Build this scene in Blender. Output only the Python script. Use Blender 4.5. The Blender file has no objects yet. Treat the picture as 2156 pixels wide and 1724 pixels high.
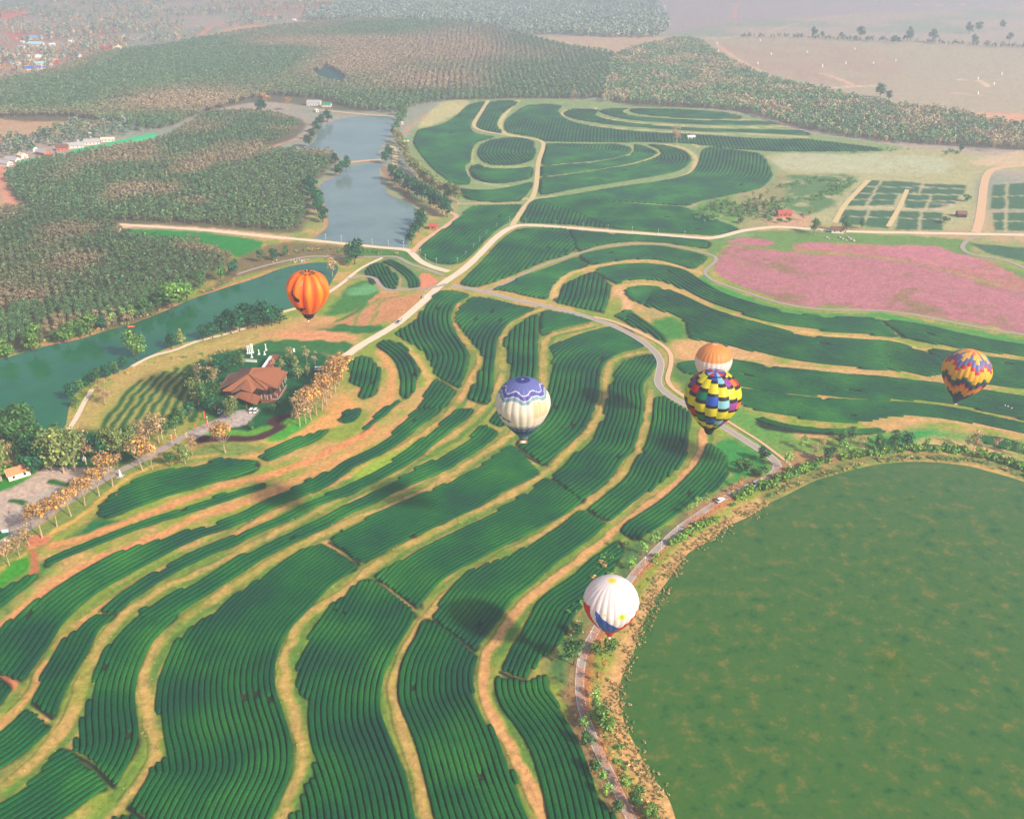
import bpy, bmesh, math, random
import numpy as np
from mathutils import Vector, Matrix
random.seed(7); rng = np.random.default_rng(7)
S = bpy.context.scene; COL = S.collection
R = math.radians
# ---------------------------------------------------------------- camera
PITCH = R(28.0); FPX = 1960.0; CAMH = 221.0     # focal length in pixels of a 2156 x 1724 picture
cd = bpy.data.cameras.new('camera'); cam = bpy.data.objects.new('camera', cd); COL.objects.link(cam)
cam.location = (0, 0, CAMH); cam.rotation_euler = (R(90) - PITCH, 0, 0)
cd.sensor_width = 36; cd.sensor_fit = 'HORIZONTAL'; cd.lens = 36 * FPX / 2156; cd.clip_start = 1; cd.clip_end = 60000
S.camera = cam
# ---------------------------------------------------------------- light
SUN_EL = R(33); SUN_AZ = math.atan2(.79, -.61)   # sun stands to the right and a little behind the camera
W = bpy.data.worlds.new("World"); S.world = W; W.use_nodes = True
wn = W.node_tree.nodes; wl = W.node_tree.links; wn.clear()
sky = wn.new('ShaderNodeTexSky'); sky.sky_type = 'NISHITA'; sky.sun_disc = False
sky.sun_elevation = SUN_EL; sky.sun_rotation = SUN_AZ; sky.air_density = 1.0; sky.dust_density = 2.5; sky.ozone_density = 1.0
bg = wn.new('ShaderNodeBackground'); bg.inputs[1].default_value = 0.125
wo = wn.new('ShaderNodeOutputWorld'); wl.new(sky.outputs[0], bg.inputs[0]); wl.new(bg.outputs[0], wo.inputs[0])
sd = bpy.data.lights.new('sun', 'SUN'); sd.energy = 4.9; sd.angle = R(2.6); sd.color = (1.0, .90, .77)
sun = bpy.data.objects.new('sun', sd); COL.objects.link(sun)
sv = Vector((math.sin(SUN_AZ) * math.cos(SUN_EL), math.cos(SUN_AZ) * math.cos(SUN_EL), math.sin(SUN_EL)))
sun.rotation_euler = sv.to_track_quat('Z', 'Y').to_euler(); sun.location = (300, -200, 400)
S.view_settings.view_transform = 'Standard'; S.view_settings.look = 'None'
S.view_settings.exposure = 0.55; S.view_settings.gamma = 1
S.render.engine = 'CYCLES'
S.cycles.volume_bounces = 0
# ---------------------------------------------------------------- helpers
def lin(c):
    return tuple(((v/255)/12.92 if v/255 <= .04045 else ((v/255 + .055)/1.055) ** 2.4) for v in c)
CP, SP = math.cos(PITCH), math.sin(PITCH)
def gd(x, y, z=0.0):                             # point on the ground (height z) seen at x, y of the traced picture
    a = (x - 1078) / FPX; b = (862 - y) / FPX
    d = Vector((a, CP + b*SP, -SP + b*CP)); t = (z - CAMH) / d.z
    return Vector((d.x*t, d.y*t, z))
def gda(p, z=0.0):
    p = np.asarray(p, float); a = (p[:, 0] - 1078)/FPX; b = (862 - p[:, 1])/FPX
    dz = -SP + b*CP; t = (z - CAMH)/dz
    return np.stack([a*t, (CP + b*SP)*t], 1)
def sc(y): return (y + 180) * .004                # picture pixels per metre at row y (ground)
def vnoise(x, y, s, seed=0):
    x = np.asarray(x)/s + seed*17.3; y = np.asarray(y)/s - seed*9.1
    xi = np.floor(x).astype(np.int64); yi = np.floor(y).astype(np.int64); fx = x - xi; fy = y - yi
    fx = fx*fx*(3-2*fx); fy = fy*fy*(3-2*fy)
    def h(a, b):
        n = (a*374761393 + b*668265263 + seed*1442695041) & 0xffffffff
        n = ((n ^ (n >> 13)) * 1274126177) & 0xffffffff
        return ((n ^ (n >> 16)) & 0xffff)/65535.0
    return (h(xi, yi)*(1-fx)+h(xi+1, yi)*fx)*(1-fy) + (h(xi, yi+1)*(1-fx)+h(xi+1, yi+1)*fx)*fy
def catmull(P, n=6, closed=False):
    P = np.asarray(P, float); m = len(P); out = []
    for i in range(m if closed else m-1):
        if closed: p0, p1, p2, p3 = P[i-1], P[i], P[(i+1) % m], P[(i+2) % m]
        else: p0, p1, p2, p3 = P[max(i-1, 0)], P[i], P[i+1], P[min(i+2, m-1)]
        for k in range(n):
            t = k/n
            out.append(.5*((2*p1)+(-p0+p2)*t+(2*p0-5*p1+4*p2-p3)*t*t+(-p0+3*p1-3*p2+p3)*t**3))
    if not closed: out.append(P[-1])
    return np.array(out)
def resample(P, step):
    d = np.r_[0, np.cumsum(np.linalg.norm(np.diff(P, axis=0), axis=1))]
    n = max(2, int(d[-1]/step)+1); t = np.linspace(0, d[-1], n)
    return np.stack([np.interp(t, d, P[:, 0]), np.interp(t, d, P[:, 1])], 1)
def smooth(P, it):
    P = P.copy()
    for _ in range(it): P[1:-1] = .25*P[:-2]+.5*P[1:-1]+.25*P[2:]
    return P
def inpoly(X, Y, poly):
    ins = np.zeros(X.shape, bool); n = len(poly)
    for i in range(n):
        x1, y1 = poly[i]; x2, y2 = poly[i-1]
        if y1 == y2: continue
        c = ((y1 > Y) != (y2 > Y)) & (X < (x2-x1)*(Y-y1)/(y2-y1)+x1); ins ^= c
    return ins
def expand(poly, d):
    Q = np.asarray(poly, float); e = np.roll(Q, -1, 0)-np.roll(Q, 1, 0); e /= np.linalg.norm(e, axis=1)[:, None]+1e-9; n = np.stack([e[:, 1], -e[:, 0]], 1)
    A = .5*np.sum(Q[:, 0]*np.roll(Q[:, 1], -1)-np.roll(Q[:, 0], -1)*Q[:, 1]); return Q+n*(d if A > 0 else -d)
def distline(X, Y, P):
    best = np.full(X.shape, 1e9)
    for i in range(len(P)-1):
        a = P[i]; b = P[i+1]; d = b-a; L = (d@d)+1e-12
        t = np.clip(((X-a[0])*d[0]+(Y-a[1])*d[1])/L, 0, 1)
        best = np.minimum(best, (X-a[0]-t*d[0])**2+(Y-a[1]-t*d[1])**2)
    return np.sqrt(best)
def tag(o, label=None, cat=None, group=None, kind=None):
    if label: o['label'] = label
    if cat: o['category'] = cat
    if group: o['group'] = group
    if kind: o['kind'] = kind
    return o
def empty(name, loc=(0, 0, 0), rz=0):
    o = bpy.data.objects.new(name, None); COL.objects.link(o); o.location = loc; o.rotation_euler = (0, 0, rz); o.empty_display_size = .5
    return o
def link(name, me, parent=None, loc=None):
    o = bpy.data.objects.new(name, me); COL.objects.link(o)
    if parent is not None: o.parent = parent
    if loc is not None: o.location = loc
    return o
def npmesh(name, V, F, mat=None, smoothf=False, fcol=None, vcol=None):
    """V (n,3) array, F (m,4) or (m,3) int array"""
    V = np.asarray(V, np.float32); F = np.asarray(F, np.int32); me = bpy.data.meshes.new(name)
    k = F.shape[1]; m = F.shape[0]
    me.vertices.add(len(V)); me.vertices.foreach_set('co', V.ravel())
    me.loops.add(m*k); me.loops.foreach_set('vertex_index', F.ravel())
    me.polygons.add(m); me.polygons.foreach_set('loop_start', np.arange(0, m*k, k, dtype=np.int32))
    me.polygons.foreach_set('loop_total', np.full(m, k, np.int32))
    me.polygons.foreach_set('use_smooth', np.full(m, smoothf, bool))
    me.update(calc_edges=True)
    if fcol is not None:
        a = me.attributes.new('col', 'FLOAT_COLOR', 'FACE'); c = np.ones((m, 4), np.float32); c[:, :3] = fcol; a.data.foreach_set('color', c.ravel())
    if vcol is not None:
        a = me.attributes.new('col', 'FLOAT_COLOR', 'POINT'); c = np.ones((len(V), 4), np.float32); c[:, :3] = vcol; a.data.foreach_set('color', c.ravel())
    if mat: me.materials.append(mat)
    return me
def copy_tree(o, parent=None):
    c = o.copy(); COL.objects.link(c)
    if parent is not None: c.parent = parent
    for ch in list(o.children): copy_tree(ch, c)
    return c
class MB:
    def __init__(s): s.v = []; s.f = []; s.m = []; s.mi = 0
    def add(s, vs, fs):
        b = len(s.v); s.v += [tuple(v) for v in vs]; s.f += [tuple(b+i for i in f) for f in fs]; s.m += [s.mi]*len(fs)
    def box(s, x0, x1, y0, y1, z0, z1, rz=0, piv=(0, 0)):
        c, n = math.cos(rz), math.sin(rz)
        P = [(x0, y0), (x1, y0), (x1, y1), (x0, y1)]
        P = [(piv[0]+(x-piv[0])*c-(y-piv[1])*n, piv[1]+(x-piv[0])*n+(y-piv[1])*c) for x, y in P]
        s.add([(x, y, z0) for x, y in P]+[(x, y, z1) for x, y in P], [(3, 2, 1, 0), (4, 5, 6, 7), (0, 1, 5, 4), (1, 2, 6, 5), (2, 3, 7, 6), (3, 0, 4, 7)])
    def tube(s, a, b, r0, r1, n=6):
        a = Vector(a); b = Vector(b); d = (b-a).normalized(); u = d.orthogonal().normalized(); w = d.cross(u)
        vs = [a+(u*math.cos(2*math.pi*i/n)+w*math.sin(2*math.pi*i/n))*r0 for i in range(n)]+[b+(u*math.cos(2*math.pi*i/n)+w*math.sin(2*math.pi*i/n))*r1 for i in range(n)]
        s.add(vs, [(i, (i+1) % n, n+(i+1) % n, n+i) for i in range(n)]+[tuple(range(n-1, -1, -1)), tuple(range(n, 2*n))])
    def lathe(s, prof, n=12, c=(0, 0, 0)):
        vs = []; fs = []
        for r, z in prof: vs += [(c[0]+r*math.cos(2*math.pi*i/n), c[1]+r*math.sin(2*math.pi*i/n), c[2]+z) for i in range(n)]
        for k in range(len(prof)-1): fs += [(k*n+i, k*n+(i+1) % n, (k+1)*n+(i+1) % n, (k+1)*n+i) for i in range(n)]
        fs += [tuple(range(n-1, -1, -1)), tuple(range((len(prof)-1)*n, len(prof)*n))]
        s.add(vs, fs)
    def prism(s, prof, y0, y1):                   # profile in x,z extruded along y
        n = len(prof); s.add([(x, y0, z) for x, z in prof]+[(x, y1, z) for x, z in prof], [(i, (i+1) % n, n+(i+1) % n, n+i) for i in range(n)]+[tuple(range(n-1, -1, -1)), tuple(range(n, 2*n))])
    def slab(s, P, t=.15):                        # thick sheet from a 3-D polygon, thickness downwards
        n = len(P); s.add(list(P)+[(p[0], p[1], p[2]-t) for p in P], [tuple(range(n)), tuple(range(2*n-1, n-1, -1))]+[(i, n+i, n+(i+1) % n, (i+1) % n) for i in range(n)])
    def mesh(s, name, *mats):
        me = bpy.data.meshes.new(name); me.from_pydata(s.v, [], s.f)
        for m in mats: me.materials.append(m)
        if len(mats) > 1: me.polygons.foreach_set('material_index', s.m)
        bm = bmesh.new(); bm.from_mesh(me); bmesh.ops.recalc_face_normals(bm, faces=bm.faces); bm.to_mesh(me); bm.free()
        return me
    def build(s, name, mat, parent=None, loc=None):
        mats = mat if isinstance(mat, (list, tuple)) else [mat]
        return link(name, s.mesh(name, *mats), parent, loc)
# ---------------------------------------------------------------- materials
def mat(name, col, rough=.8, noise=.0, scale=1.0, bump=0.0, spec=.3, attr=False, var=0.0, emit=None, metal=0, gain=1.0):
    m = bpy.data.materials.new(name); m.use_nodes = True; n = m.node_tree.nodes; l = m.node_tree.links
    p = n['Principled BSDF']; p.inputs['Roughness'].default_value = rough; p.inputs['Specular IOR Level'].default_value = spec
    p.inputs['Metallic'].default_value = metal
    c = lin(col) if max(col) > 1 else col
    src = None
    if attr:
        a = n.new('ShaderNodeAttribute'); a.attribute_name = 'col'; src = a.outputs['Color']
    else:
        r = n.new('ShaderNodeRGB'); r.outputs[0].default_value = (*c, 1); src = r.outputs[0]
    def mul(src, fac_socket, lo, hi):
        mr = n.new('ShaderNodeMapRange'); mr.inputs['To Min'].default_value = lo; mr.inputs['To Max'].default_value = hi; l.new(fac_socket, mr.inputs['Value'])
        mx = n.new('ShaderNodeVectorMath'); mx.operation = 'SCALE'; l.new(src, mx.inputs[0]); l.new(mr.outputs[0], mx.inputs['Scale']); return mx.outputs[0]
    tc = n.new('ShaderNodeNewGeometry')
    if noise:
        t = n.new('ShaderNodeTexNoise'); t.inputs['Scale'].default_value = scale; t.inputs['Detail'].default_value = 5; l.new(tc.outputs['Position'], t.inputs['Vector'])
        src = mul(src, t.outputs['Fac'], (1-noise)*gain, (1+noise)*gain)
    if var:
        oi = n.new('ShaderNodeObjectInfo'); src = mul(src, oi.outputs['Random'], 1-var, 1+var)
    l.new(src, p.inputs['Base Color'])
    if bump:
        t = n.new('ShaderNodeTexNoise'); t.inputs['Scale'].default_value = scale*1.7; t.inputs['Detail'].default_value = 4; l.new(tc.outputs['Position'], t.inputs['Vector'])
        b = n.new('ShaderNodeBump'); b.inputs['Strength'].default_value = 1; b.inputs['Distance'].default_value = bump; l.new(t.outputs['Fac'], b.inputs['Height']); l.new(b.outputs[0], p.inputs['Normal'])
    if emit: p.inputs['Emission Color'].default_value = (*lin(emit), 1); p.inputs['Emission Strength'].default_value = 1
    return m
M = {}
M['white'] = mat('white paint', (235, 232, 226), .5, .05, 3)
M['black'] = mat('black', (28, 28, 30), .5)
M['dark'] = mat('dark timber', (58, 40, 32), .7, .2, 2)
M['metal'] = mat('grey metal', (150, 150, 150), .4, metal=.6)
M['glass'] = mat('dark glass', (25, 32, 38), .08, spec=.8)
M['tyre'] = mat('tyre rubber', (22, 22, 22), .9)
M['concrete'] = mat('concrete', (170, 160, 150), .9, .12, 1.5)
M['wood'] = mat('brown wood', (120, 72, 45), .7, .2, 3)
M['wicker'] = mat('wicker', (176, 122, 66), .8, .25, 12)
M['bark'] = mat('pale bark', (176, 150, 122), .9, .25, 3)
M['barkd'] = mat('brown bark', (96, 78, 62), .9, .25, 3)
M['leaf'] = mat('foliage', (40, 90, 40), .75, .2, .8, attr=True, var=.2, spec=.15, gain=1.75)
M['orange'] = mat('orange cloth', (226, 88, 40), .7)
M['red'] = mat('red cloth', (200, 40, 34), .7)
M['rope'] = mat('rope', (90, 80, 70), .8)
# ---------------------------------------------------------------- water outlines (traced), roads, fields
W1 = [(-160,800),(-60,772),(0,756),(37,746),(100,728),(160,716),(225,696),(275,683),(357,651),(400,631),(475,606),(539,586),(576,571),(614,560),(664,553),(702,555),(712,566),(700,590),(680,620),(640,640),(589,655),(540,668),(490,690),(412,716),(385,722),(325,745),(278,770),(235,790),(195,800),(158,830),(145,860),(135,900),(100,905),(50,895),(0,890),(-160,900)]
W2 = [(736,351),(714,367),(676,388),(679,412),(686,440),(691,475),(672,495),(664,503),(760,513),(856,521),(858,500),(884,475),(882,448),(861,427),(819,410),(809,390),(799,378),(799,357),(803,343)]
W3 = [(734,337),(700,325),(665,317),(640,312),(660,300),(668,280),(670,268),(694,258),(740,247),(790,245),(826,248),(830,275),(815,292),(797,318),(797,333)]
W4 = [(1617,1061),(1652,1044),(1712,1014),(1742,1004),(1792,990),(1855,977),(1942,972),(2030,980),(2080,992),(2156,1014),(2260,1055),(2700,1300),(2800,1800),(2300,1900),(1470,1860),(1440,1790),(1423,1724),(1413,1693),(1400,1668),(1370,1630),(1350,1593),(1330,1553),(1318,1530),(1310,1500),(1303,1468),(1308,1433),(1318,1403),(1338,1363),(1345,1326),(1363,1293),(1378,1262),(1410,1217),(1435,1182),(1453,1162),(1503,1132),(1528,1110),(1578,1087)]
ROADS = [ # name, label-ish, centre line, width m, material key
 ('lake_road', [(1640,983),(1618,1003),(1590,1017),(1550,1035),(1510,1058),(1470,1084),(1430,1112),(1395,1145),(1360,1180),(1335,1208),(1300,1258),(1270,1300),(1250,1335),(1228,1375),(1222,1410),(1220,1440),(1222,1470),(1230,1505),(1240,1530),(1253,1565),(1270,1600),(1290,1640),(1310,1685),(1330,1724),(1352,1775),(1380,1850)], 3.1, 'asphalt'),
 ('hill_road', [(952,602),(1010,612),(1078,630),(1140,643),(1200,657),(1250,672),(1300,690),(1350,717),(1378,740),(1391,762),(1388,785),(1385,803),(1396,822),(1430,845),(1460,860),(1490,880),(1530,903),(1570,928),(1605,950),(1630,968),(1638,983),(1632,997)], 4.2, 'asphalt'),
 ('farm_road', [(722,754),(760,727),(800,704),(838,680),(880,645),(905,622),(925,603),(945,588),(965,575),(990,555),(1020,525),(1045,500),(1075,480),(1110,474),(1200,480),(1300,488),(1400,495),(1470,501),(1510,500),(1560,487),(1610,480),(1640,478),(1700,482),(1800,488),(1950,491),(2160,495),(2300,498)], 5.6, 'pale'),
 ('dam_road', [(250,473),(330,478),(420,484),(500,492),(580,500),(640,505),(720,513),(800,521),(855,526),(870,536),(885,550),(910,562),(945,572)], 5.2, 'pale'),
 ('shore_track', [(868,532),(880,518),(895,505),(930,482),(952,466),(962,455),(945,446)], 4.2, 'dirt'),
 ('river_road', [(500,578),(539,565),(600,550),(655,540),(730,542),(790,541),(835,541),(862,555),(900,568),(935,580)], 3.0, 'asphalt'),
 ('riverside_path', [(805,543),(764,563),(739,581),(724,594),(689,618),(650,642),(600,656),(560,672),(500,697),(412,720),(370,737),(320,750),(278,772)], 2.8, 'pale'),
 ('loop_path', [(731,588),(764,582),(789,586),(800,601),(816,611),(851,610),(914,605),(940,598)], 3.0, 'asphalt'),
 ('field_path', [(1020,613),(1062,598),(1130,565),(1200,540),(1260,522),(1330,514),(1400,516),(1450,525),(1500,538),(1508,545),(1502,555),(1486,568),(1487,580),(1510,595),(1560,612),(1620,632),(1680,646),(1740,652),(1800,653),(1860,655),(1920,662),(1990,676),(2080,693),(2160,706),(2300,735)], 2.6, 'asphalt'),
 ('north_track', [(1078,476),(1100,442),(1120,418),(1128,395),(1131,370),(1134,340),(1143,312),(1140,298),(1110,291),(1060,284),(1010,274),(998,262),(1010,240),(1028,212)], 4.6, 'track'),
 ('east_road', [(2054,490),(2062,465),(2067,431),(2072,388),(2082,364),(2105,354),(2160,349),(2250,346)], 7.0, 'dirt'),
 ('east_loop', [(2065,500),(2042,503),(2028,516),(2028,526),(2047,536),(2092,543),(2130,553),(2160,566),(2260,610)], 3.4, 'asphalt'),
 ('garden_drive', [(-60,1195),(0,1145),(60,1112),(100,1085),(150,1052),(200,1022),(250,993),(290,974),(330,953),(370,930),(400,912),(430,898),(462,886)], 4.3, 'asphalt'),
 ('river_walk', [(144,905),(160,882),(176,850),(194,820)], 2.6, 'pale'),
 ('cross_dam', [(734,343),(770,339),(803,337)], 6.5, 'dirt'),
 ('far_dam', [(668,232),(710,236),(740,239),(790,243),(830,245)], 7.0, 'dirt'),
 ('shore_lane', [(824,305),(832,325),(831,350),(828,362)], 6.0, 'track'),
 ('gravel_walk', [(1250,668),(1290,677),(1330,693),(1370,713),(1396,728),(1411,745),(1413,765),(1408,785),(1405,800),(1416,818),(1445,838)], 2.6, 'dirt'),
 ('ditch_walk', [(1520,880),(1560,905),(1600,930),(1640,960),(1665,980)], 1.6, 'dirt'),
 ('garden_cross', [(1829,380),(1804,405),(1777,435),(1757,470)], 4.5, 'track'),
 ('garden_lane', [(1910,400),(1892,440),(1870,478)], 4.0, 'track'),
]
# ---- tea plots: (description, guide edge, other edge)
P = []
def plot(desc, guide, other, sp=None): P.append((desc, guide, other, sp))
plot('short hillside plot beside the leaf-strewn lake road', [(1306,1120),(1318,1100),(1350,1082),(1400,1047),(1435,1015),(1468,980),(1480,957),(1488,934)], [(1510,942),(1528,962),(1530,1000),(1503,1032),(1468,1052),(1440,1070),(1415,1089),(1380,1110),(1338,1139)])
plot('thin plot left of the white balloon', [(1300,1137),(1268,1162),(1238,1182),(1218,1204),(1178,1232),(1135,1262),(1120,1292),(1090,1345),(1065,1385),(1056,1412)], [(1103,1430),(1112,1425),(1130,1395),(1160,1370),(1185,1340),(1218,1287),(1245,1240),(1273,1212),(1293,1194),(1313,1160)])
plot('bottom plot beside the lake road', [(1044,1424),(1042,1456),(1049,1478),(1064,1506),(1082,1522),(1100,1550),(1120,1583),(1130,1618),(1142,1660),(1153,1724),(1165,1790)], [(1330,1790),(1296,1724),(1253,1668),(1228,1605),(1203,1543),(1183,1505),(1160,1455),(1150,1420),(1105,1434)])
plot('plot under the checkered balloon basket', [(1238,1073),(1273,1045),(1318,1008),(1338,967),(1353,950),(1365,925),(1373,892),(1376,862),(1378,838)], [(1400,835),(1425,852),(1452,868),(1456,880),(1453,900),(1448,937),(1438,967),(1415,997),(1380,1024),(1348,1047),(1320,1062),(1286,1094),(1272,1092)])
plot('plot above the shaded corner, left of the white balloon', [(1268,1112),(1238,1137),(1203,1162),(1170,1185),(1128,1225),(1103,1245),(1078,1262),(1055,1300),(1025,1335),(1014,1353),(1000,1368)], [(914,1303),(922,1284),(929,1263),(952,1234),(990,1205),(1019,1190),(1078,1170),(1103,1157),(1133,1137),(1160,1122),(1183,1107),(1213,1080),(1233,1077),(1273,1100)])
plot('long bottom plot between the two central dirt paths', [(889,1306),(872,1345),(854,1375),(842,1405),(838,1443),(837,1473),(849,1505),(864,1538),(877,1575),(886,1610),(897,1655),(909,1705),(917,1724),(935,1790)], [(1122,1790),(1110,1724),(1095,1680),(1078,1628),(1062,1593),(1044,1558),(1027,1525),(1007,1493),(997,1468),(994,1443),(997,1413),(1004,1388),(1001,1375),(915,1308)])
plot('plot climbing right of the lavender balloon to the bend', [(1225,1054),(1240,1045),(1273,1020),(1298,992),(1310,970),(1333,950),(1345,912),(1353,887),(1357,850),(1353,820),(1356,805),(1370,788),(1385,764)], [(1385,750),(1373,746),(1340,753),(1311,766),(1298,780),(1293,800),(1285,820),(1275,862),(1275,880),(1260,900),(1248,927),(1220,952),(1203,970),(1178,990),(1165,1008)])
plot('middle plot below the lavender balloon basket', [(880,1279),(889,1267),(909,1247),(929,1222),(959,1202),(1001,1180),(1039,1160),(1078,1142),(1128,1115),(1160,1100),(1195,1082),(1218,1062)], [(1226,1055),(1160,1010),(1143,1012),(1115,1037),(1078,1057),(1039,1082),(996,1102),(949,1125),(889,1157),(839,1184),(804,1200),(792,1218)])
plot('wide bottom centre plot', [(876,1290),(871,1308),(851,1338),(834,1368),(819,1393),(806,1430),(801,1468),(801,1505),(809,1525),(824,1555),(839,1593),(854,1630),(864,1668),(874,1718),(885,1790)], [(595,1790),(606,1724),(609,1713),(631,1708),(634,1693),(644,1653),(659,1635),(661,1608),(671,1600),(666,1570),(656,1543),(651,1518),(651,1483),(631,1458),(626,1430),(636,1380),(651,1348),(664,1313),(686,1293),(704,1268),(729,1251),(759,1224),(789,1222)])
plot('tall plot right of the lavender balloon', [(1143,979),(1160,970),(1178,952),(1213,924),(1238,894),(1252,860),(1262,825),(1263,793),(1268,774),(1280,758),(1303,744),(1353,731)], [(1355,722),(1323,693),(1290,686),(1253,696),(1198,714),(1163,728),(1161,745),(1165,755),(1161,790),(1155,830),(1135,870),(1110,905),(1086,937)])
plot('broad middle plot below the lavender balloon', [(759,1185),(779,1180),(806,1165),(826,1152),(864,1135),(894,1120),(934,1102),(984,1079),(1011,1067),(1051,1040),(1078,1027),(1134,1000)], [(1134,992),(1084,941),(1065,945),(1039,962),(1001,990),(964,1010),(914,1030),(864,1050),(814,1074),(776,1092),(739,1112),(711,1124),(695,1139)])
plot('largest bottom plot, left of centre', [(754,1192),(729,1212),(701,1230),(681,1250),(655,1277),(636,1296),(614,1318),(596,1348),(586,1375),(578,1405),(579,1438),(586,1468),(599,1505),(608,1530),(616,1555),(619,1593),(609,1643),(591,1680),(571,1724),(550,1790)], [(330,1790),(307,1724),(270,1698),(282,1683),(300,1660),(312,1638),(322,1613),(335,1606),(340,1596),(357,1593),(350,1543),(345,1513),(332,1500),(335,1443),(347,1405),(362,1363),(367,1346),(390,1338),(412,1313),(440,1298),(462,1284),(500,1252),(539,1226),(589,1192),(629,1163),(664,1149),(686,1148)])
plot('upper plot between path bends above the lavender balloon', [(1133,714),(1132,735),(1133,756),(1131,790),(1126,820)], [(1066,840),(1078,800),(1078,780),(1070,750),(1066,720),(1078,696),(1110,672),(1132,664),(1134,702)])
plot('upper arm of the plot between path bends', [(1138,707),(1178,692),(1245,677)], [(1248,674),(1203,663),(1155,654),(1135,664)])
plot('small plot just left of the lavender balloon', [(1030,889),(1045,868),(1058,850)], [(1075,860),(1075,885),(1062,896),(1052,900)])
plot('long narrow plot running down to the lower left', [(375,1293),(395,1277),(425,1260),(462,1237),(500,1212),(539,1184),(589,1159),(621,1142),(651,1127),(686,1112),(734,1084),(764,1070),(799,1055),(826,1039),(864,1022),(914,1002),(951,984),(976,967),(1014,944),(1039,924),(1050,910)], [(1024,896),(1009,899),(989,927),(964,942),(939,960),(901,977),(864,995),(801,1033),(764,1048),(729,1067),(689,1090),(656,1102),(624,1115),(589,1138),(539,1160),(507,1172),(467,1194),(425,1222),(390,1240),(350,1260),(320,1275),(295,1291),(300,1300),(340,1310)], 2.2)
plot('curving lower left plot', [(375,1296),(345,1325),(312,1363),(300,1398),(292,1418),(287,1443),(285,1468),(290,1518),(295,1543),(290,1573),(270,1613),(250,1648),(240,1658)], [(212,1618),(180,1588),(152,1576),(154,1553),(167,1550),(170,1518),(180,1505),(182,1473),(195,1468),(202,1425),(207,1400),(225,1368),(250,1338),(275,1308),(297,1296)])
plot('bottom left corner plot', [(228,1657),(200,1672),(170,1695),(130,1724),(60,1770)], [(0,1800),(-60,1800),(-60,1715),(0,1690),(40,1670),(75,1638),(105,1598),(125,1580),(145,1580),(172,1600)])
plot('small plot at the bottom edge, left', [(292,1724),(310,1750),(330,1790)], [(190,1790),(215,1745),(240,1720),(270,1714)])
plot('narrow plot left of the wide upper plot', [(997,862),(989,877),(964,895),(939,915),(914,937),(884,962),(839,990),(799,1012),(769,1026),(735,1044),(689,1057),(651,1072),(619,1092),(571,1112),(539,1124),(500,1147),(462,1160),(412,1184),(375,1202),(337,1224),(300,1248),(275,1265),(250,1290)], [(206,1289),(237,1264),(275,1240),(312,1217),(350,1197),(387,1174),(425,1154),(462,1142),(500,1127),(539,1111),(564,1100),(601,1085),(631,1070),(664,1055),(690,1042),(720,1028),(764,1010),(801,990),(831,968),(861,945),(894,923),(919,903),(951,873),(966,862)], 2.2)
plot('upper plot beside the roundabout road', [(1125,650),(1100,664),(1070,682),(1055,700),(1046,720),(1043,750),(1040,781),(1040,816),(1028,851)], [(984,841),(997,818),(1009,791),(1019,761),(1009,738),(979,701),(962,681),(964,656),(985,635),(1009,626),(1078,640)])
plot('left plot above the stepped notch', [(251,1293),(212,1320),(197,1345),(185,1375),(170,1400),(150,1433),(127,1478),(118,1510)], [(85,1490),(70,1478),(78,1455),(92,1425),(107,1398),(120,1373),(137,1345),(160,1328),(180,1310),(200,1296)])
plot('small left edge plot beneath the wall line', [(110,1532),(90,1552),(60,1580),(20,1608),(-30,1640)], [(-60,1640),(-60,1570),(-10,1545),(17,1535),(32,1513),(52,1493),(60,1493),(85,1513)])
plot('far left slender plot above the red earth track', [(930,860),(914,877),(889,894),(861,917),(839,934),(809,954),(776,969),(739,987),(714,1009),(674,1034),(639,1044),(604,1057),(576,1067),(539,1090),(500,1104),(475,1115),(425,1130),(400,1142),(362,1160),(312,1187),(262,1215),(225,1235),(187,1262),(155,1289),(125,1323),(107,1356),(82,1388),(67,1413),(50,1432)], [(30,1433),(-60,1390),(-60,1370),(0,1325),(50,1287),(87,1260),(125,1232),(162,1210),(200,1190),(250,1165),(287,1152),(325,1140),(362,1130),(400,1117),(450,1107),(500,1082),(539,1064),(564,1050),(596,1040),(634,1020),(679,999),(714,984),(751,962),(789,942),(819,922),(851,889),(877,863)], 2.3)
plot('short plot below the wide round plot', [(961,823),(950,842),(933,860)], [(880,862),(893,838),(905,820),(918,799),(925,800)])
plot('left edge sliver plot', [(28,1448),(15,1470),(0,1487)], [(-40,1500),(-40,1415),(0,1423)])
plot('wide round plot right of the farm road', [(959,816),(969,813),(984,776),(989,748),(980,730),(966,712),(955,693),(950,668),(956,645),(974,631),(989,621)], [(964,614),(926,614),(899,641),(879,671),(836,698),(838,708),(874,728),(894,743),(909,768),(919,791)])
plot('crescent plot between two dirt tracks', [(791,728),(815,745),(832,760),(840,785),(845,806),(842,831)], [(854,841),(869,828),(876,801),(886,781),(876,763),(861,743),(859,736),(826,717),(804,718)])
plot('small round plot by the flowering trees', [(804,778),(799,813),(789,831)], [(764,841),(751,831),(759,818),(734,803),(739,788),(731,768),(759,751),(781,754),(791,768)])
plot('ragged short strip beside the red earth track', [(760,913),(790,890),(815,872),(835,853)], [(849,843),(830,848),(800,870),(775,893)])
plot('small ragged patch below the trees', [(711,886),(735,890),(757,875)], [(761,860),(745,862),(729,867)])
plot('ragged strip on the bare hillside', [(564,972),(601,957),(631,942),(664,930),(695,905)], [(674,908),(614,927),(576,942),(544,962)], 2.4)
plot('broad plot beside the garden drive trees', [(225,1092),(262,1080),(300,1065),(350,1045),(400,1032),(450,1017),(512,1002),(545,987)], [(541,970),(480,966),(440,970),(425,982),(350,990),(287,1012),(250,1032),(212,1062),(205,1085)], 2.5)
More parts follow.
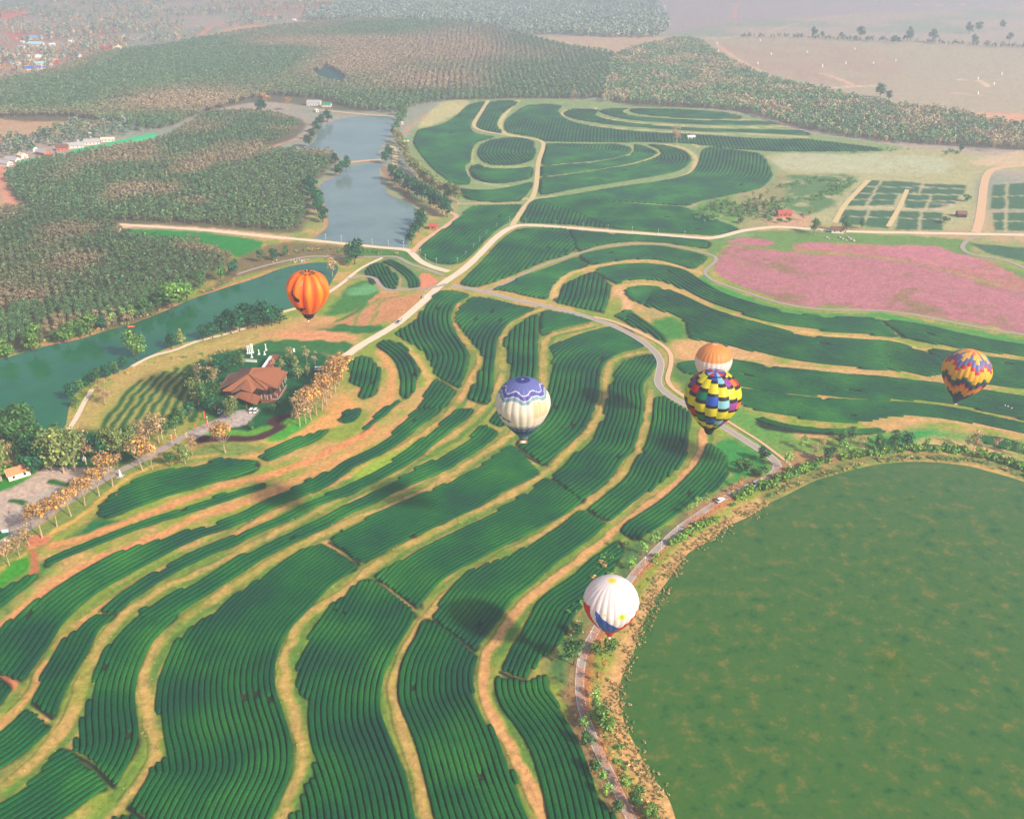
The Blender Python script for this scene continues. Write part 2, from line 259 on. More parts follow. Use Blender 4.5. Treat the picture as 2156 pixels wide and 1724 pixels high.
plot('thin strip between two bare earth banks', [(100,1194),(125,1180),(175,1160),(225,1140),(300,1112),(375,1087),(475,1056),(539,1034),(560,1028)], [(560,1017),(539,1023),(475,1041),(425,1058),(375,1073),(337,1088),(300,1101),(250,1118),(200,1135),(162,1150),(112,1170),(90,1190)], 2.3)
plot('lower left bank plot', [(-40,1300),(0,1280),(45,1246),(78,1215)], [(72,1208),(30,1228),(0,1243),(-40,1260)], 2.3)
# right side of the hill
plot('large plot right of the roundabout', [(968,598),(985,580),(1020,546),(1050,512),(1085,485)], [(1120,480),(1180,481),(1192,483),(1208,528),(1140,554),(1078,580),(1020,601),(990,604)])
plot('wedge plot below the pale farm road', [(1196,484),(1250,490),(1400,500),(1493,508)], [(1488,524),(1453,519),(1390,511),(1340,509),(1278,514),(1238,524),(1215,530)])
plot('arched plot above the tan arc', [(1220,538),(1278,525),(1340,518),(1390,519),(1440,528),(1488,540)], [(1483,551),(1468,563),(1453,567),(1428,558),(1398,549),(1340,546),(1290,551),(1243,558)])
plot('plot above the hill road, west', [(1038,610),(1078,590),(1153,565),(1215,541)], [(1238,560),(1203,571),(1178,586),(1161,606),(1153,628),(1148,631),(1103,623),(1078,616),(1050,612)])
plot('shield shaped plot above the hill road', [(1286,603),(1282,631),(1272,656)], [(1263,658),(1173,638),(1175,626),(1183,605),(1205,591),(1250,573)])
plot('long sweeping plot below the flower meadow path', [(1255,572),(1290,563),(1353,559),(1403,563),(1440,573),(1468,593),(1503,613),(1540,630),(1617,652),(1667,663),(1742,671),(1805,673),(1850,675)], [(1887,709),(1830,703),(1742,696),(1667,683),(1617,676),(1565,659),(1503,636),(1453,614),(1403,594),(1353,587),(1315,590),(1295,598)])
plot('right end of the sweeping plot below the meadow path', [(1857,676),(1942,688),(2017,706),(2092,721),(2180,735)], [(2180,750),(2092,741),(1992,726),(1912,713)])
plot('dark broad plot left of the chevron balloon', [(1318,611),(1353,606),(1378,605),(1428,623),(1478,648),(1540,670),(1617,690),(1692,710),(1805,720),(1880,723),(1917,735)], [(1975,756),(1990,783),(1960,790),(1917,783),(1792,771),(1692,759),(1617,744),(1528,726),(1455,709),(1448,681),(1428,666),(1385,650),(1350,640),(1325,628)])
plot('dark plot behind the chevron balloon', [(1954,737),(2040,750),(2180,768)], [(2180,817),(2080,806),(1992,783)])
plot('triangular plot above the ditch walk', [(1293,666),(1323,653),(1345,668),(1378,690),(1402,712)], [(1400,722),(1370,705),(1330,686)])
plot('band plot behind the orange and white balloon', [(1430,770),(1470,763),(1541,760),(1617,776),(1692,783),(1776,793),(1850,796),(1915,805),(1992,813),(2067,826),(2180,843)], [(2180,887),(2017,851),(1942,841),(1867,839),(1767,834),(1692,827),(1617,819),(1560,811),(1500,798),(1440,783)])
plot('band plot right of the checkered balloon', [(1560,822),(1617,830),(1692,840),(1767,845),(1867,850),(1942,855),(2017,865),(2092,882),(2180,900)], [(2180,915),(2067,891),(1992,881),(1917,872),(1860,876),(1820,885),(1767,885),(1692,878),(1617,866),(1570,853),(1545,838)])
plot('scrubby strip above the lakeshore trees', [(1600,882),(1617,889),(1667,901),(1742,909),(1805,909),(1862,907)], [(1842,914),(1767,917),(1692,914),(1617,905),(1590,892)])
plot('small strip near the right edge shore', [(2057,921),(2100,926),(2180,945)], [(2180,958),(2100,938),(2060,926)])
# small plots by the loop path
plot('left striped plot inside the loop path', [(782,600),(775,588),(768,572)], [(778,560),(800,553),(822,567),(838,590),(832,609),(812,606),(800,596)], 2.6)
plot('right striped plot inside the loop path', [(860,607),(862,595),(852,582),(832,566),(805,552)], [(822,547),(848,560),(875,580),(884,600),(876,606)], 2.6)
# north fields
plot('plot beside the middle lake', [(960,556),(979,548),(1000,530),(1020,510),(1040,490),(1060,475),(1078,462)], [(1095,440),(1093,431),(1040,433),(997,436),(964,461),(940,478),(907,502),(890,517),(886,533),(900,546),(925,556)])
plot('long field above the pale farm road', [(1110,438),(1125,421),(1200,418),(1280,425),(1360,432),(1440,437)], [(1475,452),(1520,468),(1555,482),(1540,490),(1500,495),(1450,493),(1300,483),(1200,474),(1120,470),(1095,466)])
plot('large eastern field beyond the arc path', [(1478,318),(1470,345),(1455,365),(1405,380),(1300,395),(1210,410),(1140,420)], [(1250,422),(1360,428),(1440,433),(1470,425),(1540,410),(1590,400),(1615,385),(1625,365),(1618,348),(1600,325),(1560,318),(1500,310)])
plot('outer ring field north', [(1137,410),(1210,398),(1300,384),(1400,367),(1440,354),(1455,335),(1440,318),(1400,308)], [(1362,304),(1388,316),(1387,330),(1330,348),(1250,362),(1190,370),(1137,376)])
plot('second ring field north', [(1137,371),(1190,366),(1250,358),(1330,344),(1380,326),(1378,318),(1350,307)], [(1335,305),(1336,315),(1328,327),(1270,341),(1190,348),(1137,352)])
plot('inner ring field north', [(1140,347),(1190,344),(1270,337),(1320,325),(1328,312)], [(1300,304),(1250,304),(1150,304),(1145,320)])
plot('round plot with vertical rows', [(1018,341),(1005,325),(1012,306)], [(1035,295),(1080,290),(1115,295),(1125,305),(1125,330),(1115,340),(1080,348),(1040,348)])
plot('plot below the round plot', [(955,395),(990,401),(1050,400),(1120,384)], [(1114,404),(1100,418),(1090,424),(1040,426),(985,420),(968,408)])
plot('ring plot around the round plot', [(1010,347),(1030,356),(1080,357),(1120,352)], [(1119,374),(1090,382),(1060,386),(1020,384),(995,375),(988,362),(992,350)])
plot('western slope field', [(880,275),(900,270),(930,263),(960,245),(985,222)], [(1020,215),(1006,240),(990,262),(1000,280),(1040,289),(1005,300),(993,318),(990,340),(978,352),(990,385),(960,388),(930,372),(905,350),(885,325),(870,300)])
plot('upper field between pale tracks', [(1002,268),(1016,240),(1034,215)], [(1090,215),(1058,240),(1047,265),(1058,280),(1030,278)])
plot('great upper field', [(1062,262),(1074,245),(1112,222)], [(1180,222),(1175,235),(1200,255),(1260,268),(1350,278),(1450,283),(1560,290),(1660,294),(1700,294),(1860,315),(1780,319),(1600,318),(1470,305),(1400,300),(1250,300),(1150,298),(1130,290),(1068,279)])
plot('first upper band field', [(1186,240),(1215,252),(1300,264),(1450,275),(1600,280),(1700,286)], [(1690,276),(1600,274),(1450,271),(1310,258),(1255,245),(1258,232),(1205,230)])
plot('second upper band field', [(1262,236),(1310,250),(1400,258),(1520,263),(1640,262)], [(1600,256),(1450,254),(1340,246),(1310,236),(1320,229),(1275,230)])
plot('third upper band field', [(1325,233),(1350,241),(1450,249),(1560,250)], [(1530,238),(1420,231),(1340,229)])
# ---------------------------------------------------------------- the ground: one sheet, colours of its soils and grasses kept per vertex
PAINT = []
def area(D, c, feather=1.0, alpha=1.0, warp=2.0, patch=0.0, ps=12, straight=False): PAINT.append(('q' if straight else 'a', D, c, feather, alpha, warp, 0, patch, ps))
def strip(D, c, w, feather=1.0, alpha=1.0, warp=1.0, patch=0.0, ps=12): PAINT.append(('s', D, c, feather, alpha, warp, w, patch, ps))
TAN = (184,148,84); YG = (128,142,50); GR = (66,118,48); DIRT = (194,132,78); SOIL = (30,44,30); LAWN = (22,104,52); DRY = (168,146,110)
LUSH = (40,150,48); FAR = (150,140,112)
def build_ground():
    az = np.concatenate([np.linspace(-180, -40, 24)[:-1], np.linspace(-40, 40, 900), np.linspace(40, 180, 24)[1:-1]])*math.pi/180
    yy = np.concatenate([np.linspace(1900, -60, 820)])
    al = PITCH + np.arctan((yy-862)/FPX); r = CAMH/np.tan(al)
    r = np.concatenate([[30, 60, 90, 120, 140], r[r > 145], [r[-1]*1.15, r[-1]*1.5, r[-1]*2.3, r[-1]*4, r[-1]*8]])
    A, Rr = np.meshgrid(az, r); X = (Rr*np.sin(A)).ravel(); Y = (Rr*np.cos(A)).ravel()
    na, nr = len(az), len(r)
    i = np.arange(nr-1)[:, None]*na; j = np.arange(na)[None]; j2 = (j+1) % na
    F = np.stack([i+j, i+na+j, i+na+j2, i+j2], 2).reshape(-1, 4)
    Z = np.zeros_like(X)
    # hidden-distance hills
    f1 = vnoise(X, Y, 30, 3); f2 = vnoise(X, Y, 9, 4); f3 = vnoise(X, Y, 3.2, 5); f0 = vnoise(X, Y, 130, 6); ff = vnoise(X, Y, 1.3, 8)
    L = lambda c: np.array(lin(c))
    t = np.clip((.35*f1+.4*f2+.25*f3-.36)*5, 0, 1)[:, None]
    col = L(TAN)*(1-t)+L(YG)*t
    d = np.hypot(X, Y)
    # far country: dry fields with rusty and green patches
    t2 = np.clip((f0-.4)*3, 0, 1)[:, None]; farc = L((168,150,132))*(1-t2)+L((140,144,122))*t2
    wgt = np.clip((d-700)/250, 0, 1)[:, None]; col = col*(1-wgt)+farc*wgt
    for kind, D, c, fe, al_, warp, w, patch, ps in PAINT:
        Pw = gda(D)
        if kind == 'q': Pw = gda(D); kind = 'a'
        elif kind == 'a': Pw = gda(catmull(D, 4, True))
        else: Pw = gda(catmull(D, 5))
        pad = fe+w+warp+3
        m = (X > Pw[:, 0].min()-pad) & (X < Pw[:, 0].max()+pad) & (Y > Pw[:, 1].min()-pad) & (Y < Pw[:, 1].max()+pad)
        idx = np.nonzero(m)[0]
        if not len(idx): continue
        x = X[idx]+(vnoise(X[idx], Y[idx], 5, 21)-.5)*2*warp; y = Y[idx]+(vnoise(X[idx], Y[idx], 5, 22)-.5)*2*warp
        if kind == 'a':
            ins = inpoly(x, y, Pw)
            if fe > .3:
                dd = distline(x, y, np.vstack([Pw, Pw[:1]])); sd_ = np.where(ins, dd, -dd); a = np.clip(.5+sd_/(2*fe), 0, 1)
            else: a = ins.astype(float)
        else:
            dd = distline(x, y, Pw); a = np.clip((w/2+fe-dd)/(2*fe), 0, 1)
        if patch: a = a*np.clip((vnoise(X[idx], Y[idx], ps, 31)*.6+vnoise(X[idx], Y[idx], ps/3.3, 32)*.4-(.62-patch*.5))*5, 0, 1)
        a = (a*al_)[:, None]; col[idx] = col[idx]*(1-a)+L(c)*a
    col *= (.80+.28*ff+.22*f3)[:, None]
    me = npmesh('ground', np.stack([X, Y, Z], 1), F, None, False, vcol=col)
    m = bpy.data.materials.new('soil and grass'); m.use_nodes = True; n = m.node_tree.nodes; l = m.node_tree.links; p = n['Principled BSDF']
    p.inputs['Roughness'].default_value = .95; p.inputs['Specular IOR Level'].default_value = .1
    a = n.new('ShaderNodeAttribute'); a.attribute_name = 'col'; g = n.new('ShaderNodeNewGeometry')
    t = n.new('ShaderNodeTexNoise'); t.inputs['Scale'].default_value = .55; t.inputs['Detail'].default_value = 8; t.inputs['Roughness'].default_value = .7; l.new(g.outputs['Position'], t.inputs['Vector'])
    mr = n.new('ShaderNodeMapRange'); mr.inputs['From Min'].default_value = .3; mr.inputs['From Max'].default_value = .7; mr.inputs['To Min'].default_value = .68; mr.inputs['To Max'].default_value = 1.3; l.new(t.outputs['Fac'], mr.inputs['Value'])
    v = n.new('ShaderNodeVectorMath'); v.operation = 'SCALE'; l.new(a.outputs['Color'], v.inputs[0]); l.new(mr.outputs[0], v.inputs['Scale']); l.new(v.outputs[0], p.inputs['Base Color'])
    b = n.new('ShaderNodeBump'); b.inputs['Distance'].default_value = .5; b.inputs['Strength'].default_value = .7; l.new(t.outputs['Fac'], b.inputs['Height']); l.new(b.outputs[0], p.inputs['Normal'])
    me.materials.append(m); o = link('ground', me); tag(o, kind='structure')
# --- paint list (traced areas) ---
# west hill around the restaurant
area([(150,905),(180,850),(240,800),(330,755),(450,715),(560,680),(640,668),(700,670),(760,700),(740,740),(650,760),(560,745),(430,755),(330,790),(250,840),(200,900)], (176,150,84), 3, .95)
area([(190,905),(215,870),(260,825),(330,785),(420,755),(480,760),(470,800),(430,850),(400,900),(330,935),(250,950),(200,935)], (150,146,66), 4, .9)
for k in range(9):
    x0 = 195+k*26; strip([(x0, 935-k*6), (x0+28, 890-k*9), (x0+62, 842-k*9), (x0+100, 800-k*8)], (24,84,40), 3.0, .8, .95)
area([(430,760),(470,740),(600,730),(690,745),(725,755),(700,800),(640,860),(600,890),(540,910),(480,905),(440,880),(410,850),(410,800)], (20,88,44), 3)
area([(560,905),(590,900),(640,880),(660,885),(640,905),(600,925),(560,935)], (70,150,44), 2)
area([(425,905),(470,905),(540,903),(575,893),(600,880),(625,880),(610,890),(545,918),(480,928),(425,925)], (90,146,44), 1)
area([(413,924),(430,916),(500,917),(540,915),(575,900),(562,893),(572,880),(600,871),(617,872),(598,884),(590,893),(602,898),(560,922),(525,930),(470,930),(420,932)], (70,38,40), .6, 1, .5)
area([(495,935),(560,932),(600,925),(640,905),(620,930),(560,945),(500,948)], (180,160,70), 2)
area([(620,915),(650,895),(690,865),(720,835),(745,850),(760,850),(730,885),(690,905),(640,925),(590,950),(540,965),(500,962),(560,940)], (206,150,84), 2)
area([(395,912),(430,898),(460,880),(478,868),(525,862),(545,862),(530,880),(520,893),(500,898),(455,903),(420,920),(400,925)], (176,160,150), .8, 1, .4)   # forecourt
area([(130,905),(200,905),(300,925),(330,940),(270,975),(200,1010),(150,1040),(110,1030),(60,990),(0,940),(-60,900),(0,880),(80,900)], (22,84,38), 4)
area([(10,980),(60,985),(95,990),(75,1010),(45,1035),(0,1040),(-40,1030),(-40,990)], (48,128,36), 2)
area([(-60,1045),(0,1035),(50,1015),(95,985),(170,985),(240,985),(200,1015),(150,1045),(100,1080),(60,1105),(0,1140),(-60,1160)], (188,164,146), 1, 1, .4)
for pts in ([(25,1052),(45,1056),(68,1062)], [(105,1012),(130,1016),(155,1024)]): strip(pts, (44,96,40), 3.2, .4)
area([(-60,1120),(0,1117),(45,1118),(20,1135),(-60,1150)], (30,110,44), 1)
for k in range(7): strip([(20+k*13,1092-k*8),(40+k*13,1072-k*8)], (164,160,150), 1.6, .5, .6)
# bank between drive and tea
area([(0,1165),(60,1120),(150,1060),(240,1000),(300,975),(430,940),(520,930),(560,950),(480,962),(430,975),(350,985),(280,1005),(230,1035),(180,1075),(120,1125),(60,1175),(0,1215)], (116,132,60), 2)
strip([(0,1200),(60,1160),(92,1135),(150,1098),(200,1062),(262,1012),(300,990),(400,966),(455,958)], (196,156,76), 2.6, 1.0)
area([(0,1205),(50,1170),(72,1160),(60,1195),(30,1225),(0,1250)], (60,140,30), 2)
area([(0,1250),(45,1215),(85,1180),(130,1185),(90,1210),(40,1260),(0,1310)], (70,120,50), 3)
area([(130,1150),(170,1110),(205,1090),(250,1095),(230,1115),(160,1140)], (30,104,50), 3)
# bare orange banks
strip([(560,1003),(475,1022),(400,1048),(300,1085),(225,1115),(170,1135),(110,1150)], (202,138,84), 4.6, 1.2)
strip([(600,1035),(540,1050),(475,1070),(400,1095),(337,1125),(262,1155),(200,1180),(150,1205),(100,1240),(50,1280),(0,1320)], (202,140,86), 4.8, 1.2)
strip([(780,905),(740,930),(690,952),(640,975),(590,995),(550,1008)], (206,136,82), 6.0, 1.5)
strip([(860,880),(820,910),(760,940),(700,975),(640,1005),(590,1028),(540,1040)], (198,144,84), 5.0, 1.5)
strip([(800,740),(818,765),(826,790),(820,830),(795,870),(775,900)], (200,144,84), 5.0, 1.2)
strip([(840,725),(870,745),(890,775),(905,800),(895,835),(875,865),(850,890)], (196,156,84), 4.0, 1.2)
strip([(65,1160),(72,1185),(68,1210)], (176,104,68), 3, 1)
area([(66,1130),(90,1127),(100,1140),(85,1150),(65,1145)], (200,120,84), 1)
area([(-5,1400),(15,1420),(35,1440),(20,1450),(-5,1430)], (196,110,70), 1); strip([(0,1412),(22,1435),(48,1460),(60,1478),(40,1490)], (200,120,80), 2.4, 1)
# strips between the plots: tracks of bare earth in the grass
TR = [[(1480,905),(1470,960),(1428,1012),(1348,1075),(1268,1140),(1180,1208),(1110,1262),(1060,1322),(1024,1385),(1014,1440),(1040,1505),(1075,1575),(1108,1640),(1148,1724)],
 [(1372,800),(1365,860),(1350,925),(1318,985),(1262,1038),(1205,1082),(1130,1130),(1040,1178),(965,1232),(905,1290),(872,1345),(840,1400),(830,1470),(850,1545),(875,1620),(900,1724)],
 [(1375,738),(1320,748),(1285,765),(1276,800),(1272,850),(1240,905),(1190,955),(1150,992),(1090,1030),(1000,1078),(905,1122),(800,1182),(722,1248),(650,1292),(612,1350),(598,1430),(618,1500),(638,1570),(625,1640),(590,1724)],
 [(1245,684),(1190,697),(1150,712),(1143,760),(1140,830),(1108,885),(1060,925),(1010,960),(930,1012),(830,1062),(740,1095),(640,1142),(545,1198),(450,1260),(375,1312),(322,1370),(300,1430),(308,1500),(325,1560),(315,1620),(265,1680),(225,1724)],
 [(1145,650),(1090,672),(1058,710),(1058,780),(1040,830),(1008,870),(970,905),(890,955),(810,1005),(720,1045),(640,1090),(540,1140),(450,1190),(350,1235),(270,1285),(215,1345),(170,1440),(140,1520),(110,1560),(50,1620),(0,1660)],
 [(960,625),(965,650),(962,690),(985,725),(1010,755),(990,800),(960,850),(905,905),(830,950),(760,985),(690,1025),(610,1065),(540,1098),(450,1150),(350,1195),(250,1255),(170,1310),(120,1360),(85,1415),(60,1465),(25,1500),(0,1530)]]
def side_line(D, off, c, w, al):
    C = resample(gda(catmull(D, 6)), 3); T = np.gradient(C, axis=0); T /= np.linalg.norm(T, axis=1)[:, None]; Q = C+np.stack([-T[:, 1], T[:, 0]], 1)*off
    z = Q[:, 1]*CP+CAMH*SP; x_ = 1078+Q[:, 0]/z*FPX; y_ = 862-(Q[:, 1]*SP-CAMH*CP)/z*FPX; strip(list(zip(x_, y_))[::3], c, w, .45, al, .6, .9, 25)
for k, tline in enumerate(TR):
    strip(tline, (84,122,42), 8.5, 3, .8, 2, .62, 12)
    strip(tline, (158,142,60), 6.5, 2.5, .75, 1.5, .6, 9)
    strip(tline, (204,142,90) if k in (0, 5) else (190,148,88), 2.6, .8, .9 if k == 0 else .75, 1.2, .75 if k else .95, 14)
strip(TR[0], (196,144,90), 3.2, .8, .9, .8)
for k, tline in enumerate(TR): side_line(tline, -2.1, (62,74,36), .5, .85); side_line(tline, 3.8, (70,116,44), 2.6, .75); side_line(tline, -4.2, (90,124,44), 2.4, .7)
for a_, b_ in (((555,1010),(640,1060)),):
    pass
area([(600,1085),(640,1050),(700,1030),(740,1010),(800,1000),(770,1030),(700,1050),(650,1080),(620,1100)], (60,130,40), 3, .8, 2)
area([(740,1000),(790,970),(860,940),(930,905),(950,890),(900,935),(830,975),(770,1010)], (150,180,50), 3, .7, 2)
# cross walls and ditches between plots
for pts in ([(694,1143),(720,1158),(745,1178),(756,1190)], [(792,1222),(830,1240),(876,1280)], [(914,1306),(950,1330),(1001,1370)], [(1084,941),(1110,962),(1143,979)], [(1163,1008),(1190,1030),(1226,1055)], [(1238,1075),(1258,1088),(1278,1097)], [(1192,483),(1200,505),(1210,530)], [(1218,541),(1238,560)], [(1252,572),(1270,588),(1288,603)], [(1855,674),(1880,690),(1900,712)], [(70,1480),(110,1512)], [(125,1578),(180,1600),(238,1655)], [(1052,1415),(1078,1427),(1106,1433)], [(270,1700),(300,1724)]):
    strip(pts, (34,40,38), 1.5, .4, 1, .3)
# right of the hill road
area([(1500,935),(1560,925),(1600,955),(1620,990),(1570,1015),(1520,1040),(1460,1070),(1440,1080),(1500,1035),(1530,1000)], (52,130,54), 3)
area([(1560,930),(1590,890),(1700,925),(1850,922),(1960,905),(2060,915),(2160,945),(2160,1005),(2060,965),(1940,940),(1840,950),(1750,965),(1680,985),(1640,975)], (110,140,62), 4)
area([(1840,925),(1900,905),(1960,900),(1980,925),(1900,945),(1850,945)], (50,140,60), 5)
area([(1900,945),(1960,925),(2060,935),(2150,960),(2080,965),(1960,945)], (190,158,100), 4)
area([(1640,960),(1680,950),(1760,955),(1830,945),(1840,960),(1760,975),(1690,985),(1645,990)], (160,124,80), 2)
strip([(1620,920),(1750,915),(1860,905),(1920,885),(2030,890),(2160,915)], (196,148,98), 4, 1.4, .9)
area([(1500,860),(1540,850),(1600,880),(1680,915),(1640,930),(1590,920),(1545,890)], (92,140,58), 3)
area([(1360,800),(1375,790),(1385,820),(1400,850),(1380,850)], (100,130,60), 2)
area([(1415,730),(1460,715),(1540,725),(1620,750),(1560,760),(1440,762)], (196,150,96), 3)
area([(1410,765),(1480,760),(1500,790),(1540,830),(1500,850),(1450,830),(1420,800)], (66,112,46), 3, .9)
area([(1385,672),(1410,665),(1440,680),(1450,705),(1400,715),(1370,690)], (62,124,46), 3)
area([(1350,625),(1380,650),(1385,672),(1355,655)], (160,140,92), 2, .7)
strip([(1310,670),(1322,640),(1305,612)], (214,160,112), 6, 1.4)
strip([(1290,605),(1330,598),(1370,600),(1420,615),(1460,638),(1530,662),(1617,684),(1700,700),(1790,710),(1880,718),(1960,740),(2160,768)], (204,158,96), 3.2, 1.2, .9)
strip([(1610,766),(1700,775),(1800,785),(1900,800),(2000,812),(2160,850)], (196,150,98), 4.0, 1.2, .9)
strip([(1540,822),(1617,826),(1700,838),(1800,845),(1900,852),(2000,862),(2160,895)], (200,154,100), 3.2, 1.2, .85)
strip([(1165,630),(1170,605),(1195,580),(1240,564),(1290,553),(1350,549),(1400,553),(1440,564),(1480,575)], (200,162,100), 4.0, 1.2, .9)
area([(1490,570),(1500,595),(1560,618),(1620,640),(1700,656),(1800,660),(1860,660),(1990,685),(2160,715),(2160,728),(1990,700),(1860,672),(1740,668),(1617,650),(1530,625),(1475,595)], (60,138,52), 2)
area([(1488,510),(1560,490),(1640,485),(1760,490),(2030,505),(2050,540),(2160,575),(2160,600),(1980,530),(1830,515),(1700,512),(1660,530),(1560,515),(1520,520),(1505,545)], (98,132,62), 2)
# the flower meadow
PINK = (206,122,142)
area([(1508,560),(1513,546),(1523,523),(1560,515),(1617,527),(1700,534),(1780,538),(1867,546),(1967,564),(2067,595),(2180,625),(2180,702),(2092,688),(1992,670),(1892,657),(1792,648),(1717,645),(1655,639),(1617,625),(1560,602),(1530,586),(1505,572)], (140,108,82), 1.5)
area([(1508,560),(1513,546),(1523,523),(1560,515),(1617,527),(1700,534),(1780,538),(1867,546),(1967,564),(2067,595),(2180,625),(2180,702),(2092,688),(1992,670),(1892,657),(1792,648),(1717,645),(1655,639),(1617,625),(1560,602),(1530,586),(1505,572)], (196,106,130), 2, .7) if False else area([(1508,560),(1513,546),(1523,523),(1560,515),(1617,527),(1700,534),(1780,538),(1867,546),(1967,564),(2067,595),(2180,625),(2180,702),(2092,688),(1992,670),(1892,657),(1792,648),(1717,645),(1655,639),(1617,625),(1560,602),(1530,586),(1505,572)], (184,108,124), 2, .72, 2, .75, 22)
area([(1668,519),(1680,512),(1730,511),(1834,516),(1967,518),(2000,529),(2092,553),(2144,583),(2180,596),(2180,620),(2092,597),(1992,570),(1892,548),(1800,536),(1717,529),(1680,527)], (170,112,100), 1.2)
area([(1680,516),(1730,513),(1834,518),(1967,520),(2000,531),(2092,556),(2120,580),(1992,562),(1892,542),(1800,532),(1717,526)], (186,112,126), 2, .7, 2, .8, 18)
area([(1528,511),(1553,502),(1600,503),(1630,513),(1600,518),(1560,513)], (176,104,112), 1)
for j in range(15):
    y0 = 532+j*9; strip([(1520+j*6, y0), (1640, y0+8+j*1.0), (1800, y0+12+j*2), (1960, y0+20+j*3), (2160, y0+44+j*5)], (138,112,78) if j % 2 else (124,124,76), 1.6, 1.2, .55, 3, .7, 16)
strip([(1500,505),(1560,512),(1660,528),(1720,532),(1800,538),(1900,553),(2000,575),(2100,604),(2160,622)], (120,130,76), 1.2, .8, .8)
strip([(1870,648),(1890,625),(1905,608)], (140,104,76), 2.2, .8, .8)
# mid-field right: nursery, dry grass, gardens
area([(1560,330),(1640,318),(1900,312),(2100,330),(2160,345),(2160,360),(2080,362),(2050,400),(2050,470),(1960,480),(1700,470),(1600,480),(1480,465),(1450,440),(1560,410),(1620,390),(1625,360)], (166,160,112), 4)
area([(1632,372),(1700,368),(1800,370),(1780,400),(1740,440),(1690,450),(1640,430),(1600,410)], (66,112,58), 4, .9, 3, .9, 16)
area([(1450,440),(1530,412),(1590,415),(1600,450),(1560,475),(1500,458)], (96,138,62), 3)
for q in ([(1836,380),(1920,383),(1950,395),(1915,408),(1790,406)], [(1905,385),(2035,390),(2030,410),(1930,408)], [(1795,408),(1890,409),(1882,432),(1775,434)], [(1905,410),(2020,412),(2010,430),(1960,440),(1905,438)], [(1775,442),(1885,444),(1870,482),(1765,470)], [(1895,444),(1985,448),(1985,485),(1885,484)], [(2090,390),(2160,385),(2160,440),(2085,440)], [(2090,448),(2160,448),(2160,487),(2095,485)], [(2040,512),(2160,522),(2160,552),(2080,534)]):
    area(q, (52,94,60), 1.0, 1, .5, straight=True)
for pts in ([(1800,392),(2030,398)], [(1790,420),(2020,424)], [(1772,456),(1985,462)], [(1945,384),(1935,410)], [(1855,381),(1838,408)], [(1840,408),(1822,434)], [(1960,410),(1950,440)], [(1830,442),(1815,476)], [(1940,445),(1935,486)], [(2085,415),(2160,412)], [(2090,466),(2160,466)], [(2120,385),(2118,487)]): strip(pts, (178,166,124), 2.2, 1.0, .9)
for pts in ([(1925,392),(1965,394)], [(1965,428),(2005,432)], [(1800,436),(1990,441)]): strip(pts, (206,170,150), 3.2, 1.2, .9, 1, .9, 6)
area([(1650,325),(1850,325),(1990,335),(1980,365),(1850,365),(1650,355)], (176,176,140), 4, .8, 2, .8, 14)
area([(2045,340),(2160,318),(2160,345),(2090,350)], (196,168,130), 3)
# north fields base grass
area([(860,300),(880,262),(930,235),(985,210),(1100,205),(1300,215),(1560,240),(1700,280),(1900,310),(1800,325),(1620,325),(1640,360),(1600,395),(1450,432),(1560,480),(1540,500),(1100,475),(960,560),(890,555),(885,520),(960,440),(900,380)], (128,146,90), 3)
strip([(1470,310),(1455,302),(1400,296)], (196,172,118), 4, 1); strip([(1100,420),(1200,412),(1300,398),(1400,382),(1450,366),(1464,345),(1462,328),(1440,313),(1400,303)], (198,172,118), 4.6, 1.2)
strip([(1140,350),(1250,344),(1320,333),(1340,320),(1330,308)], (170,170,96), 3.2, 1); strip([(1137,373),(1200,368),(1300,352),(1370,334),(1390,320),(1375,308)], (176,170,100), 3, 1)
strip([(1260,272),(1215,262),(1185,246),(1190,232)], (196,176,120), 5, 1); strip([(1215,262),(1300,270),(1450,280),(1600,284),(1700,290)], (190,170,120), 4.2, 1)
strip([(1255,228),(1250,243),(1310,256),(1450,266),(1600,268),(1700,262)], (194,176,120), 4.6, 1); strip([(1318,232),(1310,238),(1340,248),(1450,254),(1600,252)], (194,176,120), 4, 1)
strip([(1090,213),(1065,238),(1052,262),(1062,280),(1100,290)], (196,182,120), 6, 1)
area([(880,270),(900,240),(935,215),(985,212),(975,235),(950,245),(925,258)], (184,172,116), 3)
strip([(988,222),(960,250),(930,268),(922,290),(945,312),(965,345),(1000,375),(1040,390),(1110,395)], (180,176,120), 4, 1.2, .8)
strip([(995,315),(995,340),(1020,350),(1080,352),(1125,350)], (170,170,100), 3.4, 1)
strip([(962,430),(1000,428),(1095,427)], (190,160,112), 4, 1)
strip([(965,425),(900,395),(870,350),(850,300),(860,270),(900,238)], (184,140,104), 5, 1.5, .8)
strip([(1470,500),(1480,470),(1560,440),(1620,400)], (190,170,120), 2.4, 1, .6)
area([(1540,410),(1600,395),(1630,385),(1640,360),(1660,370),(1650,420),(1640,470),(1560,480),(1560,440)], (150,140,92), 4, .8)
area([(1620,455),(1700,455),(1700,478),(1620,474)], (190,150,112), 2)
